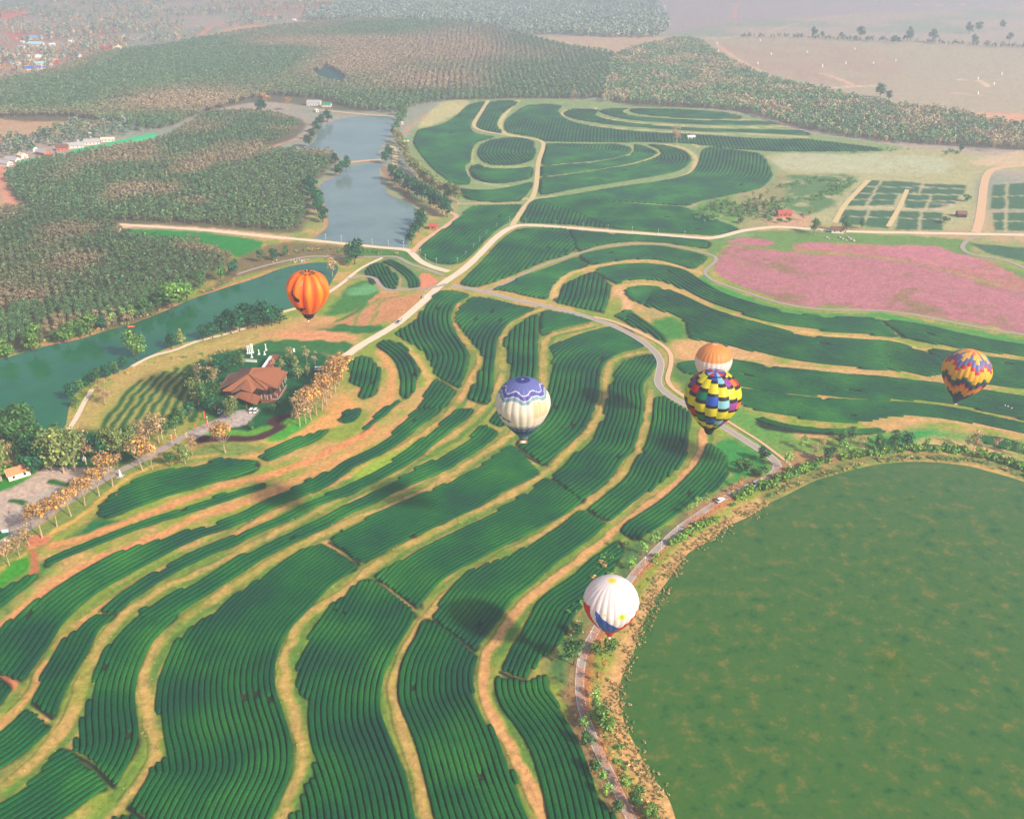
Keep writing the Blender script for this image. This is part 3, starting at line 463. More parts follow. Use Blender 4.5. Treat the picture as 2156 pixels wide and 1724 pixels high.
# the green sliver and bare strips by the near plantation
area([(265,485),(330,484),(430,490),(520,502),(552,512),(545,530),(505,542),(470,525),(400,510),(300,502)], (36,126,48), 1.5)
strip([(240,500),(260,478),(330,476),(420,482),(500,490),(600,502)], (226,176,138), 7, 1.5)
area([(500,545),(560,520),(620,510),(730,520),(860,530),(850,545),(740,540),(640,545),(560,570),(500,585),(440,620),(420,620),(470,580)], (120,104,66), 3)
area([(740,522),(870,532),(900,560),(840,545),(745,535)], (70,116,50), 2)
strip([(60,730),(160,716),(275,684),(357,652),(420,625),(500,596),(590,567),(650,552)], (196,130,92), 3.6, 1.2)
strip([(664,500),(690,482),(691,455),(684,430),(677,400),(680,386),(715,366),(738,350)], (176,124,92), 4, 1.2)
strip([(540,320),(590,303),(640,290),(672,268),(700,257)], (190,130,104), 7, 2)
strip([(640,312),(665,317),(700,327),(735,338)], (184,140,104), 4, 1.2)
strip([(860,430),(850,400),(820,375),(805,350)], (150,110,80), 5, 2)
# loop beds
area([(745,575),(790,548),(840,545),(870,560),(915,585),(918,598),(850,607),(815,605),(795,585)], (110,132,70), 1.5)
strip([(812,556),(826,572),(840,590),(842,608)], (170,140,100), 2.4, .8)
area([(888,577),(905,578),(920,590),(915,602),(880,607)], (206,128,92), .8)
area([(780,590),(795,612),(800,630),(770,650),(720,660),(695,665),(690,655),(720,620),(740,598)], (62,116,48), 2)
area([(735,610),(780,598),(792,612),(770,622),(735,622)], (92,150,92), 1)
area([(700,690),(720,672),(755,650),(785,628),(810,618),(850,620),(890,622),(868,648),(838,675),(800,680),(750,688)], (186,128,84), 1.2)
strip([(770,690),(790,665),(795,645),(812,630),(850,622)], (130,136,66), 2.2, .8); strip([(745,690),(752,665),(772,645),(800,628)], (110,136,60), 2.0, .8)
strip([(700,680),(745,660),(770,640)], (58,110,44), 3, 1)
for q in ([(632,690),(700,683),(760,685),(805,684),(790,700),(740,700),(660,695)], [(540,722),(600,715),(680,717),(735,722),(730,745),(640,742),(540,740)]): area(q, (44,104,46), 1)
area([(590,703),(640,698),(720,700),(752,712),(700,716),(600,712)], (210,140,96), 1)
strip([(600,708),(680,706),(745,714)], (150,120,70), 1, .6, .7)
area([(550,700),(600,690),(640,672),(700,668),(690,690),(620,700),(560,712)], (196,140,90), 2, .8)
# lakeshore
strip([(1617,1050),(1560,1085),(1500,1122),(1430,1175),(1385,1240),(1350,1310),(1325,1370),(1300,1435),(1292,1480),(1310,1550),(1350,1625),(1400,1700),(1440,1790)], (196,152,96), 7, 2)
strip([(1600,1012),(1550,1030),(1470,1080),(1395,1140),(1330,1205),(1270,1290),(1228,1370),(1215,1440),(1240,1550),(1290,1660),(1330,1740)], (156,114,78), 7.5, 1.5, .9)
strip([(1600,1020),(1555,1042),(1478,1090),(1405,1150),(1340,1215),(1285,1300),(1245,1375),(1236,1450),(1262,1550),(1300,1640)], (180,118,72), 2.6, 1.2, .8, 1, .8, 3)
area([(1300,1160),(1340,1140),(1420,1100),(1450,1080),(1440,1105),(1380,1150),(1320,1215),(1250,1290),(1225,1340),(1205,1400),(1195,1440),(1150,1410),(1180,1350),(1240,1270),(1290,1205)], (60,104,56), 3, .9)
area([(1100,1400),(1150,1340),(1190,1300),(1180,1350),(1140,1420),(1110,1440)], (150,120,80), 3, .6, 2, .6, 5)
area([(1195,1440),(1210,1500),(1235,1570),(1270,1640),(1300,1700),(1290,1700),(1240,1620),(1205,1545),(1185,1490)], (130,104,70), 2)
strip([(1617,1050),(1660,1025),(1720,1002),(1800,975),(1860,965),(1942,962),(2030,968),(2090,978),(2160,1000)], (120,120,64), 6, 2)
# far country
area([(0,235),(120,245),(230,250),(225,262),(120,285),(0,300)], (184,150,112), 4)
strip([(0,262),(100,255),(200,243)], (206,130,98), 8, 3); strip([(0,290),(60,278),(120,265)], (206,150,110), 6, 3)
area([(0,440),(0,350),(15,360),(18,400),(40,435),(30,445)], (196,150,110), 3); strip([(0,352),(5,380),(15,410),(32,432)], (206,140,110), 8, 2)
area([(450,70),(520,52),(600,60),(560,90),(480,100),(420,100)], (196,150,110), 8); strip([(420,78),(440,60),(470,48)], (214,130,96), 10, 4)
area([(0,45),(90,70),(150,62),(260,85),(240,110),(130,145),(0,180)], (176,132,110), 10, .9, 8, .8, 60)
area([(0,25),(60,20),(50,35),(0,42)], (206,120,96), 10); area([(15,72),(50,68),(48,85),(18,84)], (196,116,98), 6)
area([(500,0),(700,0),(760,20),(650,40),(520,30)], (186,122,96), 20, .8, 10, .7, 90)
area([(1080,80),(1200,78),(1390,78),(1400,95),(1330,110),(1250,125),(1210,108),(1130,100)], (184,152,120), 8)
area([(1390,78),(1480,78),(1700,75),(1900,85),(2160,100),(2160,262),(1960,230),(1800,205),(1690,180),(1600,150),(1500,110),(1430,85)], (168,152,124), 8)
area([(1500,100),(1620,90),(1800,100),(1900,140),(1800,180),(1650,160)], (170,138,116), 12, .7, 8, .7, 80)
area([(1390,70),(1560,45),(1800,30),(2160,10),(2160,-60),(1200,-60),(1300,20)], (156,140,136), 20)
for pts, c in (([(1480,82),(1560,78),(1640,72)], (230,176,140)), ([(1560,0),(1545,30),(1555,50)], (206,130,104)), ([(1905,8),(1960,12),(2070,10)], (240,186,140)), ([(1610,170),(1600,150),(1560,130),(1510,95)], (226,170,130)), ([(1755,185),(1790,183),(1838,181)], (240,190,150)), ([(1730,155),(1770,168),(1800,182)], (226,176,136)), ([(2020,168),(2060,170),(2080,182)], (240,200,160)), ([(2010,197),(2055,201)], (240,190,150)), ([(1617,67),(1700,45),(1820,28)], (214,170,140)), ([(1110,0),(1190,30),(1260,55),(1330,75)], (190,150,120))):
    strip(pts, c, 7, 3, .8)
area([(2040,240),(2160,240),(2160,262),(2100,258)], (206,150,116), 4)
area([(150,62),(210,50),(255,40),(250,70),(180,75)], (160,108,92), 8, .7)
# woods and plantation floors
for q in ([(0,450),(60,445),(225,455),(255,470),(250,490),(330,508),(400,512),(450,525),(490,545),(480,560),(420,600),(340,655),(260,690),(160,705),(95,718),(0,730)],
          [(40,350),(140,330),(225,312),(330,292),(375,272),(440,237),(540,232),(640,255),(620,290),(545,318),(640,320),(700,325),(710,335),(680,370),(655,385),(650,430),(640,480),(600,492),(540,488),(450,480),(260,470),(170,455),(60,438),(15,390)],
          [(0,175),(130,145),(240,108),(420,82),(700,45),(1000,55),(1200,100),(1300,120),(1290,175),(1270,205),(940,210),(760,235),(560,215),(420,240),(340,270),(230,255),(0,250)],
          [(1290,120),(1430,85),(1530,130),(1620,170),(1800,210),(1900,228),(2160,272),(2160,315),(1900,300),(1700,272),(1540,232),(1290,215)]):
    area(q, (92,88,62), 3, .9)
area([(655,155),(690,140),(712,150),(730,168),(720,180),(690,175)], (44,84,76), 6)
# soil under the tea
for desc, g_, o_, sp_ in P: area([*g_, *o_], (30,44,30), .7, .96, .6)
area([(-60,1000),(-60,1240),(0,1180),(0,1100)], (60,110,50), 4, .3)
build_ground()
# ---------------------------------------------------------------- water
def water_mat(name, c1, c2, c3, sc_, rough, calm=False):
    m = bpy.data.materials.new(name); m.use_nodes = True; n = m.node_tree.nodes; l = m.node_tree.links; p = n['Principled BSDF']
    p.inputs['Roughness'].default_value = rough; p.inputs['Specular IOR Level'].default_value = .5; p.inputs['IOR'].default_value = 1.33
    g = n.new('ShaderNodeNewGeometry')
    t = n.new('ShaderNodeTexNoise'); t.inputs['Scale'].default_value = sc_; t.inputs['Detail'].default_value = 9; t.inputs['Roughness'].default_value = .72; l.new(g.outputs['Position'], t.inputs['Vector'])
    r = n.new('ShaderNodeValToRGB'); e = r.color_ramp.elements; e[0].position = .34 if calm else .30; e[0].color = (*lin(c1), 1); e[1].position = .66 if calm else .74; e[1].color = (*lin(c3), 1); k = e.new(.46 if calm else .5); k.color = (*lin(c2), 1)
    if calm: k2 = e.new(.53); k2.color = (*lin(c2), 1)
    l.new(t.outputs['Fac'], r.inputs[0]); l.new(r.outputs[0], p.inputs['Base Color'])
    t2 = n.new('ShaderNodeTexNoise'); t2.inputs['Scale'].default_value = 1.1; t2.inputs['Detail'].default_value = 3; l.new(g.outputs['Position'], t2.inputs['Vector'])
    b = n.new('ShaderNodeBump'); b.inputs['Distance'].default_value = .03; b.inputs['Strength'].default_value = .08 if calm else .25; l.new(t2.outputs['Fac'], b.inputs['Height']); l.new(b.outputs[0], p.inputs['Normal'])
    return m
def sheet(name, D, m, z):
    Pw = gda(catmull(D, 5, True)); bm = bmesh.new(); vs = [bm.verts.new((x, y, z)) for x, y in Pw]; f = bm.faces.new(vs)
    bmesh.ops.triangulate(bm, faces=[f]); bmesh.ops.recalc_face_normals(bm, faces=bm.faces)
    me = bpy.data.meshes.new(name); bm.to_mesh(me); bm.free()
    if me.polygons[0].normal.z < 0: me.flip_normals()
    me.materials.append(m); return tag(link(name, me), kind='structure')
wm1 = water_mat('river water', (12,82,50), (26,98,60), (46,112,74), .02, .12)
wm2 = water_mat('lake water', (92,116,112), (112,132,128), (128,146,140), .02, .14)
wm4 = water_mat('green lake water', (24,82,34), (60,98,38), (108,106,46), .16, .12, True)
sheet('water', W1, wm1, .05); sheet('water', W2, wm2, .05); sheet('water', W3, wm2, .05); sheet('water', W4, wm4, .05)
# ---------------------------------------------------------------- roads
def ribbon(name, D, w, m, z, sx=0.0, kind='structure', step=2.5):
    C = resample(gda(catmull(D, 8)), step); C = smooth(C, 2); T = np.gradient(C, axis=0); T /= np.linalg.norm(T, axis=1)[:, None]+1e-9; N = np.stack([-T[:, 1], T[:, 0]], 1)
    ww = np.full((len(C), 1), w/2)
    if m in EDGY: ww = ww*(1+.12*(vnoise(C[:, 0], C[:, 1], 6, 2)-.5))[:, None]
    a = C+N*(sx+ww); b = C+N*(sx-ww); n = len(C)
    V = np.zeros((2*n, 3)); V[:n, :2] = a; V[n:, :2] = b; V[:, 2] = z
    i = np.arange(n-1); F = np.stack([i, n+i, n+i+1, i+1], 1)
    return tag(link(name, npmesh(name, V, F, m)), kind=kind)
MR = {'asphalt': mat('asphalt', (164,148,136), .9, .10, .6), 'pale': mat('pale packed earth', (226,200,172), .95, .10, .35), 'dirt': mat('orange packed earth', (212,170,130), .95, .14, .35), 'track': mat('grassy track', (206,180,128), .95, .16, .35)}
EDGY = (MR['pale'], MR['dirt'], MR['track'])
line_m = mat('painted line', (206,196,184), .8, .1, 2)
for k, (nm, D, w, mk) in enumerate(ROADS):
    z = .06+.012*k
    ribbon('road' if mk == 'asphalt' else 'path', D, w, MR[mk], z)
    if nm in ('lake_road', 'hill_road'):
        for s in (-1, 1): ribbon('road_marking', D, .22 if nm == 'lake_road' else .3, line_m, z+.006, s*(w/2-.25))
# ---------------------------------------------------------------- fallen leaves on the lake road and its verge
def leaflitter():
    C = resample(gda(catmull(ROADS[0][1], 8)), .5); n = 9000
    idx = rng.integers(0, len(C), n); off = rng.normal(0, 1, n)*1.6-1.6; T = np.gradient(C, axis=0); T /= np.linalg.norm(T, axis=1)[:, None]
    N = np.stack([-T[:, 1], T[:, 0]], 1)
    # leaves gather under the lakeside trees
    sgn = -1 if (N[:, 0]*1).mean() > 0 else 1
    p = C[idx]-sgn*N[idx]*0+N[idx]*(off*(-1 if N[:, 0].mean() > 0 else 1))[:, None]
    keep = vnoise(p[:, 0], p[:, 1], 7, 5) > .36; keep &= vnoise(p[:, 0], p[:, 1], 45, 9) > .3; p = p[keep]; n = len(p)
    s = rng.uniform(.10, .24, n); a = rng.uniform(0, 6.28, n); V = np.zeros((n, 4, 3)); tl = rng.uniform(-.08, .08, (n, 4))
    for k in range(4):
        an = a+k*math.pi/2; V[:, k, 0] = p[:, 0]+s*np.cos(an); V[:, k, 1] = p[:, 1]+s*np.sin(an)*.8; V[:, k, 2] = .22+tl[:, k]
    cc = np.array([lin((176,104,56)), lin((190,128,78)), lin((146,82,48))])[rng.integers(0, 3, n)]
    me = npmesh('fallen_leaves', V.reshape(-1, 3), np.arange(n*4).reshape(-1, 4), None, fcol=cc); me.materials.append(M['leaf'])
    tag(link('fallen_leaves', me), 'orange fallen leaves scattered over the lake road and its verge', 'fallen leaves', kind='stuff')
leaflitter()
# ---------------------------------------------------------------- tea: clipped hedges that follow the contour
tea_m = bpy.data.materials.new('tea hedge'); tea_m.use_nodes = True
def _tea():
    n = tea_m.node_tree.nodes; l = tea_m.node_tree.links; p = n['Principled BSDF']; p.inputs['Roughness'].default_value = .7; p.inputs['Specular IOR Level'].default_value = .2
    g = n.new('ShaderNodeNewGeometry')
    t = n.new('ShaderNodeTexNoise'); t.inputs['Scale'].default_value = .035; t.inputs['Detail'].default_value = 6; l.new(g.outputs['Position'], t.inputs['Vector'])
    r = n.new('ShaderNodeValToRGB'); e = r.color_ramp.elements; e[0].position = .36; e[0].color = (*lin((0,66,40)), 1); e[1].position = .68; e[1].color = (*lin((34,104,34)), 1); k = e.new(.5); k.color = (*lin((2,82,34)), 1)
    l.new(t.outputs['Fac'], r.inputs[0])
    t2 = n.new('ShaderNodeTexNoise'); t2.inputs['Scale'].default_value = 1.6; t2.inputs['Detail'].default_value = 6; t2.inputs['Roughness'].default_value = .75; l.new(g.outputs['Position'], t2.inputs['Vector'])
    mr = n.new('ShaderNodeMapRange'); mr.inputs['From Min'].default_value = .3; mr.inputs['From Max'].default_value = .7; mr.inputs['To Min'].default_value = .45; mr.inputs['To Max'].default_value = 1.65; l.new(t2.outputs['Fac'], mr.inputs['Value'])
    v = n.new('ShaderNodeVectorMath'); v.operation = 'SCALE'; l.new(r.outputs[0], v.inputs[0]); l.new(mr.outputs[0], v.inputs['Scale']); l.new(v.outputs[0], p.inputs['Base Color'])
    b = n.new('ShaderNodeBump'); b.inputs['Distance'].default_value = .4; b.inputs['Strength'].default_value = .9; l.new(t2.outputs['Fac'], b.inputs['Height']); l.new(b.outputs[0], p.inputs['Normal'])
_tea()
KEEP = []
for nm, D, w, mk in ROADS:
    C = resample(gda(catmull(D, 8)), 4); KEEP.append((C, w/2+.6, C.min(0)-w, C.max(0)+w))
def spacing(y): return float(np.interp(y, [250, 450, 620, 800, 900, 1100, 1440, 1700], [4.0, 3.6, 3.2, 2.7, 2.15, 1.8, 1.85, 1.95]))
def runs_of(mask):
    out = []; i = 0; n = len(mask)
    while i < n:
        if mask[i]:
            j = i
            while j+1 < n and mask[j+1]: j += 1
            out.append((i, j)); i = j+1
        else: i += 1
    return out
def hedge_rows(guide, other, sp):
    g = np.asarray(guide, float); poly = gda(np.vstack([catmull(guide, 5), catmull(other, 5)])); poly = expand(poly, (2.0 if g[:, 0].mean() > 1440 and 480 < g[:, 1].mean() < 960 else .45) if g[:, 1].mean() > 440 else .3)
    G = resample(gda(catmull(guide, 6)), 1.2 if sp < 2.5 else 2.0); G = smooth(G, 18)
    st = np.linalg.norm(G[1]-G[0]); k = int(max(60, 1.1*np.hypot(*(poly.max(0)-poly.min(0))))/st)
    m = min(8, len(G)-1); t0 = (G[0]-G[m]); t0 /= np.linalg.norm(t0); t1 = (G[-1]-G[-1-m]); t1 /= np.linalg.norm(t1)
    Gx = np.vstack([G[0]+t0*st*np.arange(k, 0, -1)[:, None], G, G[-1]+t1*st*np.arange(1, k+1)[:, None]])
    Gx = smooth(Gx, 6)
    T = np.gradient(Gx, axis=0); T /= np.linalg.norm(T, axis=1)[:, None]; N = np.stack([-T[:, 1], T[:, 0]], 1)
    mid = poly.mean(0); j = np.argmin(((Gx-mid)**2).sum(1)); side = 1 if ((mid-Gx[j])@N[j]) > 0 else -1
    maxd = distline(poly[:, 0], poly[:, 1], Gx).max()
    rows = []
    for q in range(-1, int(maxd/sp)+2):
        d = (q+.5)*sp; Q = Gx+N*side*d
        wob = (vnoise(Q[:, 0], Q[:, 1], 9, 11)-.5)*.35; Q = Q+N*wob[:, None]
        ok = inpoly(Q[:, 0], Q[:, 1], poly)
        if not ok.any(): continue
        if d > 3:
            i = np.nonzero(ok)[0]; dd = distline(Q[i, 0], Q[i, 1], Gx[::3]); ok[i] &= dd > d-.35*sp
        for C, w, lo, hi in KEEP:
            if (Q[:, 0].max() < lo[0]) or (Q[:, 0].min() > hi[0]) or (Q[:, 1].max() < lo[1]) or (Q[:, 1].min() > hi[1]): continue
            i = np.nonzero(ok)[0]
            if len(i): ok[i] &= distline(Q[i, 0], Q[i, 1], C) > w
        rs = [(a, b) for a, b in runs_of(ok) if (b-a)*st > 3]
        # now and then a plant is missing
        pieces = []
        for a, b in rs:
            if b-a > 20 and rng.random() < .10:
                c = int(rng.integers(a+6, b-6)); pieces += [(a, c-1), (c+1, b)]
            else: pieces.append((a, b))
        if pieces: rows.append([Q[a:b+1] for a, b in pieces])
    return rows
def hedge_geo(pieces, sp, hgt):
    Vs = []; Fs = []; base = 0; w = sp*(.87 if sp < 2.4 else .82)
    prof = np.array([(-.47, 0), (-.51, .45), (-.44, .86), (-.22, 1.0), (.22, 1.0), (.44, .86), (.51, .45), (.47, 0)])
    for Q in pieces:
        if len(Q) < 3: continue
        T = np.gradient(Q, axis=0); T /= np.linalg.norm(T, axis=1)[:, None]+1e-9; N = np.stack([-T[:, 1], T[:, 0]], 1); n = len(Q)
        ws = w*(.98+.2*(vnoise(Q[:, 0], Q[:, 1], 1.6, 41)-.5)+.14*(vnoise(Q[:, 0], Q[:, 1], 14, 44)-.5)+rng.normal(0, .025, n)); ws[0] *= .55; ws[-1] *= .55
        hs = hgt*(.86+.34*vnoise(Q[:, 0], Q[:, 1], 3.0, 42)+rng.normal(0, .02, n)); hs[0] *= .7; hs[-1] *= .7
        V = np.zeros((n, 8, 3)); V[:, :, :2] = Q[:, None]+N[:, None]*(prof[None, :, 0:1]*ws[:, None, None]); V[:, :, 2] = prof[None, :, 1]*hs[:, None]
        V[:, 1:7, 2] += rng.normal(0, .05, (n, 6))
        i = (np.arange(n-1)*8)[:, None]; k = np.arange(7)[None]
        F = np.stack([i+k, i+8+k, i+9+k, i+k+1], 2).reshape(-1, 4)
        caps = np.array([[0, 1, 6, 7], [1, 2, 5, 6], [2, 3, 4, 5]]); c2 = caps[:, ::-1]+(n-1)*8
        F = np.vstack([F, caps, c2]); Vs.append(V.reshape(-1, 3)); Fs.append(F+base); base += n*8
    if not Vs: return None
    return np.vstack(Vs), np.vstack(Fs)
ORD = ['first','second','third','fourth','fifth','sixth','seventh','eighth','ninth','tenth','eleventh','twelfth','thirteenth','fourteenth','fifteenth','sixteenth','seventeenth','eighteenth','nineteenth','twentieth']
def ordinal(n):
    if n <= 20: return ORD[n-1]
    t = ['', '', 'twenty', 'thirty', 'forty', 'fifty', 'sixty', 'seventy', 'eighty', 'ninety'][n//10 % 10]
    return t+'-'+ORD[n % 10-1] if n % 10 else t[:-1]+'ieth'
ALL = []
for pi_, (desc, g_, o_, sp_) in enumerate(P):
    ym = np.mean([q[1] for q in g_+o_]); sp = sp_ or spacing(ym)
    gm = np.mean(np.array(g_), 0); om = np.mean(np.array(o_), 0); dx = gm-om
    side = ('right' if dx[0] > 0 else 'left') if abs(dx[0]) > abs(dx[1])*.8 else ('upper' if dx[1] < 0 else 'lower')
    rows = hedge_rows(g_, o_, sp); hgt = .72 if sp < 2.0 else (.9 if sp < 2.8 else 1.1)
    for k, pcs in enumerate(rows):
        Lr = sum(len(q) for q in pcs)*(1.2 if sp < 2.5 else 2.0); s = sc(np.clip(ym, 0, 1724)); inside = 1.0
        ALL.append((Lr*s*s*sp, pi_, k, len(rows), pcs, sp, hgt, side))
ALL.sort(key=lambda r: -r[0])
rest_v = []; rest_f = []; rb = 0; cnt = 0
sel = sorted(ALL[:300], key=lambda r: (r[1], r[2])); seen = {}
for r in sel:
    g = hedge_geo(r[4], r[5], r[6])
    if g is None: continue
    desc = P[r[1]][0]; o = link('tea_hedge', npmesh('tea_hedge', g[0], g[1], tea_m, True))
    tag(o, f'{ordinal(r[2]+1)} hedge from {r[7]} edge, {desc}', 'tea hedge', 'tea hedges in the '+desc); cnt += 1
for r in ALL[300:]:
    g = hedge_geo(r[4], r[5], r[6])
    if g is None: continue
    rest_v.append(g[0]); rest_f.append(g[1]+rb); rb += len(g[0])
me = npmesh('tea_hedges', np.vstack(rest_v), np.vstack(rest_f), tea_m, True)
tag(link('tea_hedges', me), 'dark green clipped tea hedges in rows on the farther slopes', 'tea hedges', kind='stuff')
print('hedges', cnt, len(ALL), 'faces rest', len(me.polygons))
# ---------------------------------------------------------------- trees
def quads(C, Nn, s, r_, col):
    n = len(C); Nn = Nn+r_.normal(0, .45, (n, 3)); Nn /= np.linalg.norm(Nn, axis=1)[:, None]+1e-9
    U = np.cross(Nn, r_.normal(0, 1, (n, 3))); U /= np.linalg.norm(U, axis=1)[:, None]+1e-9; Wv = np.cross(Nn, U)
    ss = (s*r_.uniform(.6, 1.25, n))[:, None]; k = r_.uniform(.5, 1, n)[:, None]
    V = np.stack([C-U*ss, C-Wv*ss*k+Nn*ss*.15, C+U*ss, C+Wv*ss*k-Nn*ss*.1], 1)
    return V.reshape(-1, 3), np.arange(4*n).reshape(-1, 4)
def crown(seed, w, h, z0, n, s, cols, shape='round', lobes=9, gap=.25):
    r_ = np.random.default_rng(seed); Cs = []; Ns = []; lob = []
    for i in range(lobes):
        a = r_.uniform(0, 6.28); zz = r_.uniform(0, 1)
        if shape == 'round': rr = w*.5*.55*math.sqrt(r_.uniform(.1, 1))*(1-.5*abs(zz-.4)); lr = w*.5*r_.uniform(.38, .56)
        elif shape == 'cone': rr = w*.5*(1-zz)*.55*r_.uniform(.4, 1); lr = w*.5*(.62-.42*zz)
        elif shape == 'flat': rr = w*.5*.7*math.sqrt(r_.uniform(.1, 1)); lr = w*.5*r_.uniform(.3, .45); zz = .5+.5*zz*(1-rr/w)
        else: rr = w*.5*.45*r_.uniform(.2, 1); lr = w*.5*r_.uniform(.4, .6)
        lob.append((rr*math.cos(a), rr*math.sin(a), z0+lr*.6+zz*(h-lr*1.5), lr, lr*(h/w)**.5*.9, r_.uniform(.72, 1.25)))
    per = max(1, n//lobes); colF = []
    for x, y, z, lr, lz, tone in lob:
        d = r_.normal(0, 1, (per, 3)); d /= np.linalg.norm(d, axis=1)[:, None]; d[:, 2] = np.where(d[:, 2] < -.4, -d[:, 2]*.6, d[:, 2])
        rad = r_.uniform(.62, 1.08, per)[:, None]; C = np.array([x, y, z])+d*rad*np.array([lr, lr, lz]); k = r_.random(per) > gap*.5
        Cs.append(C[k]); Ns.append(d[k]); c = np.array([lin(q) for q in cols])[r_.integers(0, len(cols), k.sum())]*tone*r_.uniform(.75, 1.3, (k.sum(), 1)); colF.append(c)
    V, F = quads(np.vstack(Cs), np.vstack(Ns), s, r_, None)
    return V, F, np.vstack(colF)
def trunk_mb(seed, h, r0, zc, w, limbs=4, lean=.0):
    r_ = random.Random(seed); b = MB(); p = Vector((0, 0, -.1)); rad = r0
    for k in range(3):
        q = p+Vector((r_.uniform(-.12, .12)+lean, r_.uniform(-.12, .12), zc/3)); b.tube(p, q, rad, rad*.8, 6); p = q; rad *= .8
    for k in range(limbs):
        a = k*6.28/limbs+r_.uniform(-.4, .4); e = p+Vector((math.cos(a)*w*.3, math.sin(a)*w*.3, (h-zc)*r_.uniform(.35, .7))); m_ = (p+e)/2+Vector((0, 0, -.1*w*.3))
        b.tube(p, m_, rad*.7, rad*.45, 5); b.tube(m_, e, rad*.45, rad*.15, 5)
    return b
GREENS = [(54,88,42), (70,104,48), (40,72,38)]; BRIGHT = [(74,104,42), (94,118,50), (52,86,38)]; DARK = [(24,66,42), (34,84,46), (20,54,36)]
OLIVE = [(96,110,58), (120,122,66), (74,92,48)]; TANC = [(142,112,80), (122,98,70), (108,96,62), (158,126,88)]; YEL_ = [(206,160,50), (226,178,54), (150,120,60), (120,104,58)]
REDC = [(196,112,60), (170,92,56), (130,100,58)]; PLANT = [(56,90,54), (72,98,58), (46,80,50), (88,98,62)]; BROWN = [(112,96,72), (98,86,64), (122,104,78)]
KIND = {}
def kind(name, w, h, zc, r0, cols, n=420, s=.32, shape='round', lobes=10, gap=.25, bark='bark', limbs=4, vars_=3):
    KIND[name] = []
    for v in range(vars_):
        sd_ = hash_(name)+v*31
        V, F, c = crown(sd_, w, h-zc*.7, zc*.7, n, s, cols, shape, lobes, gap); cm = npmesh('crown', V, F, M['leaf'], False, fcol=c)
        tm = trunk_mb(sd_, h, r0, zc, w, limbs).mesh('trunk', M[bark]); KIND[name].append((cm, tm, h))
def hash_(s): return sum((i+1)*ord(c) for i, c in enumerate(s)) % 9973
kind('bright', 6.4, 8, 1.5, .22, BRIGHT, 620, .36, lobes=12, bark='barkd')
kind('green', 5.6, 7.5, 1.8, .2, GREENS, 520, .34, lobes=11, bark='barkd')
kind('dark', 6.6, 7.5, 1.5, .22, DARK, 560, .38, lobes=12, bark='barkd')
kind('olive', 6.8, 11, 2.2, .26, OLIVE, 900, .36, 'col', 16, .2)
kind('tan', 5.6, 9, 3.2, .18, TANC, 620, .24, 'round', 11, .5, limbs=6)
kind('bare', 4.4, 7.5, 2.6, .12, TANC, 230, .2, 'round', 9, .6, limbs=8)
kind('yellow', 6.4, 9, 3.0, .2, [(138,104,64), (118,94,64), (186,128,46), (110,92,60), (128,104,72)], 760, .27, 'flat', 13, .45, limbs=6)
kind('cone', 3.8, 6.5, 1.0, .12, OLIVE, 420, .25, 'cone', 10, .2)
kind('young', 3.0, 4.6, 1.4, .08, [(96,132,56), (120,146,64), (74,112,50)], 240, .22, 'round', 8, .5, limbs=4)
kind('youngred', 3.0, 4.6, 1.4, .08, [(150,98,56), (140,106,60), (112,98,56)], 240, .2, 'round', 8, .55, limbs=5)
kind('bush', 3.0, 2.4, .4, .08, GREENS, 240, .28, 'round', 8, .2, 'barkd', 3)
kind('plantation', 6.2, 8.0, 2.2, .12, PLANT, 380, .36, 'round', 8, .35, limbs=4, vars_=4)
kind('bareplant', 5.6, 7.6, 2.4, .12, BROWN+[(120,116,80)], 340, .3, 'round', 8, .5, limbs=5, vars_=3)
def tree(k, x, y, hpx, label, group=None, name='tree', kindcat='tree', world=None):
    if world is None: loc = gd(x, y); s = sc(y); hm = hpx*1.2/(s*(.86))
    else: loc = Vector((*world, 0)); hm = hpx
    cm, tm, h0 = KIND[k][rng.integers(0, len(KIND[k]))]
    e = empty(name, loc, rng.uniform(0, 6.28)); f = hm/h0; e.scale = (f*rng.uniform(.95, 1.12),)*2+(f,)
    link('trunk', tm, e); link('crown', cm, e); tag(e, label, kindcat, group); return e
def trees(lst, group, name='tree'):
    """lst of (kind, x, y, height px, label)"""
    for k, x, y, h, lab in lst: tree(k, x, y, h, lab, group, name)
NB = [('bright',15,756,42,'bright green round tree at the left picture edge on the north river bank'),('bright',72,742,48,'largest pale green bush-like tree, leftmost of the north river bank but one'),('green',115,717,18,'little round tree between two big green trees on the north river bank'),
 ('bright',144,723,42,'bright green tree right of the little one, north river bank'),('green',170,712,30,'shaded green tree behind the bright pair on the north river bank'),('bright',190,706,40,'broad light green tree left of the orange boat on the river bank'),('dark',217,693,24,'dark low tree on the north river bank just left of the boat'),
 ('young',240,684,22,'slim light tree directly above the orange boat'),('young',261,676,24,'first slim pale tree right of the orange boat'),('young',281,672,26,'second slim pale tree right of the orange boat'),('green',308,664,32,'dark green tree left of the tallest river bank tree'),
 ('green',335,653,24,'small green tree against the tallest river bank tree'),('bright',364,650,58,'tallest light green tree on the north river bank'),('bright',393,634,44,'light green tree leaning against the tallest one, north bank'),('green',422,608,27,'small green tree on the bank where the near plantation narrows'),
 ('green',465,592,30,'round green tree near the end of the river bank plantation'),('dark',495,582,28,'last dark green tree before the road on the north bank'),('green',550,553,22,'green tree beside the dirt cutting above the river road'),('dark',575,548,20,'dark tree left of the pale rocks above the river'),
 ('green',600,541,18,'green tree above the pale rocks by the river road'),('dark',748,556,40,'dark tree standing alone beside the river road at the pond end'),('tan',700,582,34,'brownish scrubby tree at the east tip of the river'),('green',735,560,24,'lower green tree beneath the dark tree at the river end')]
trees(NB, 'trees along the north river bank', 'river_tree')
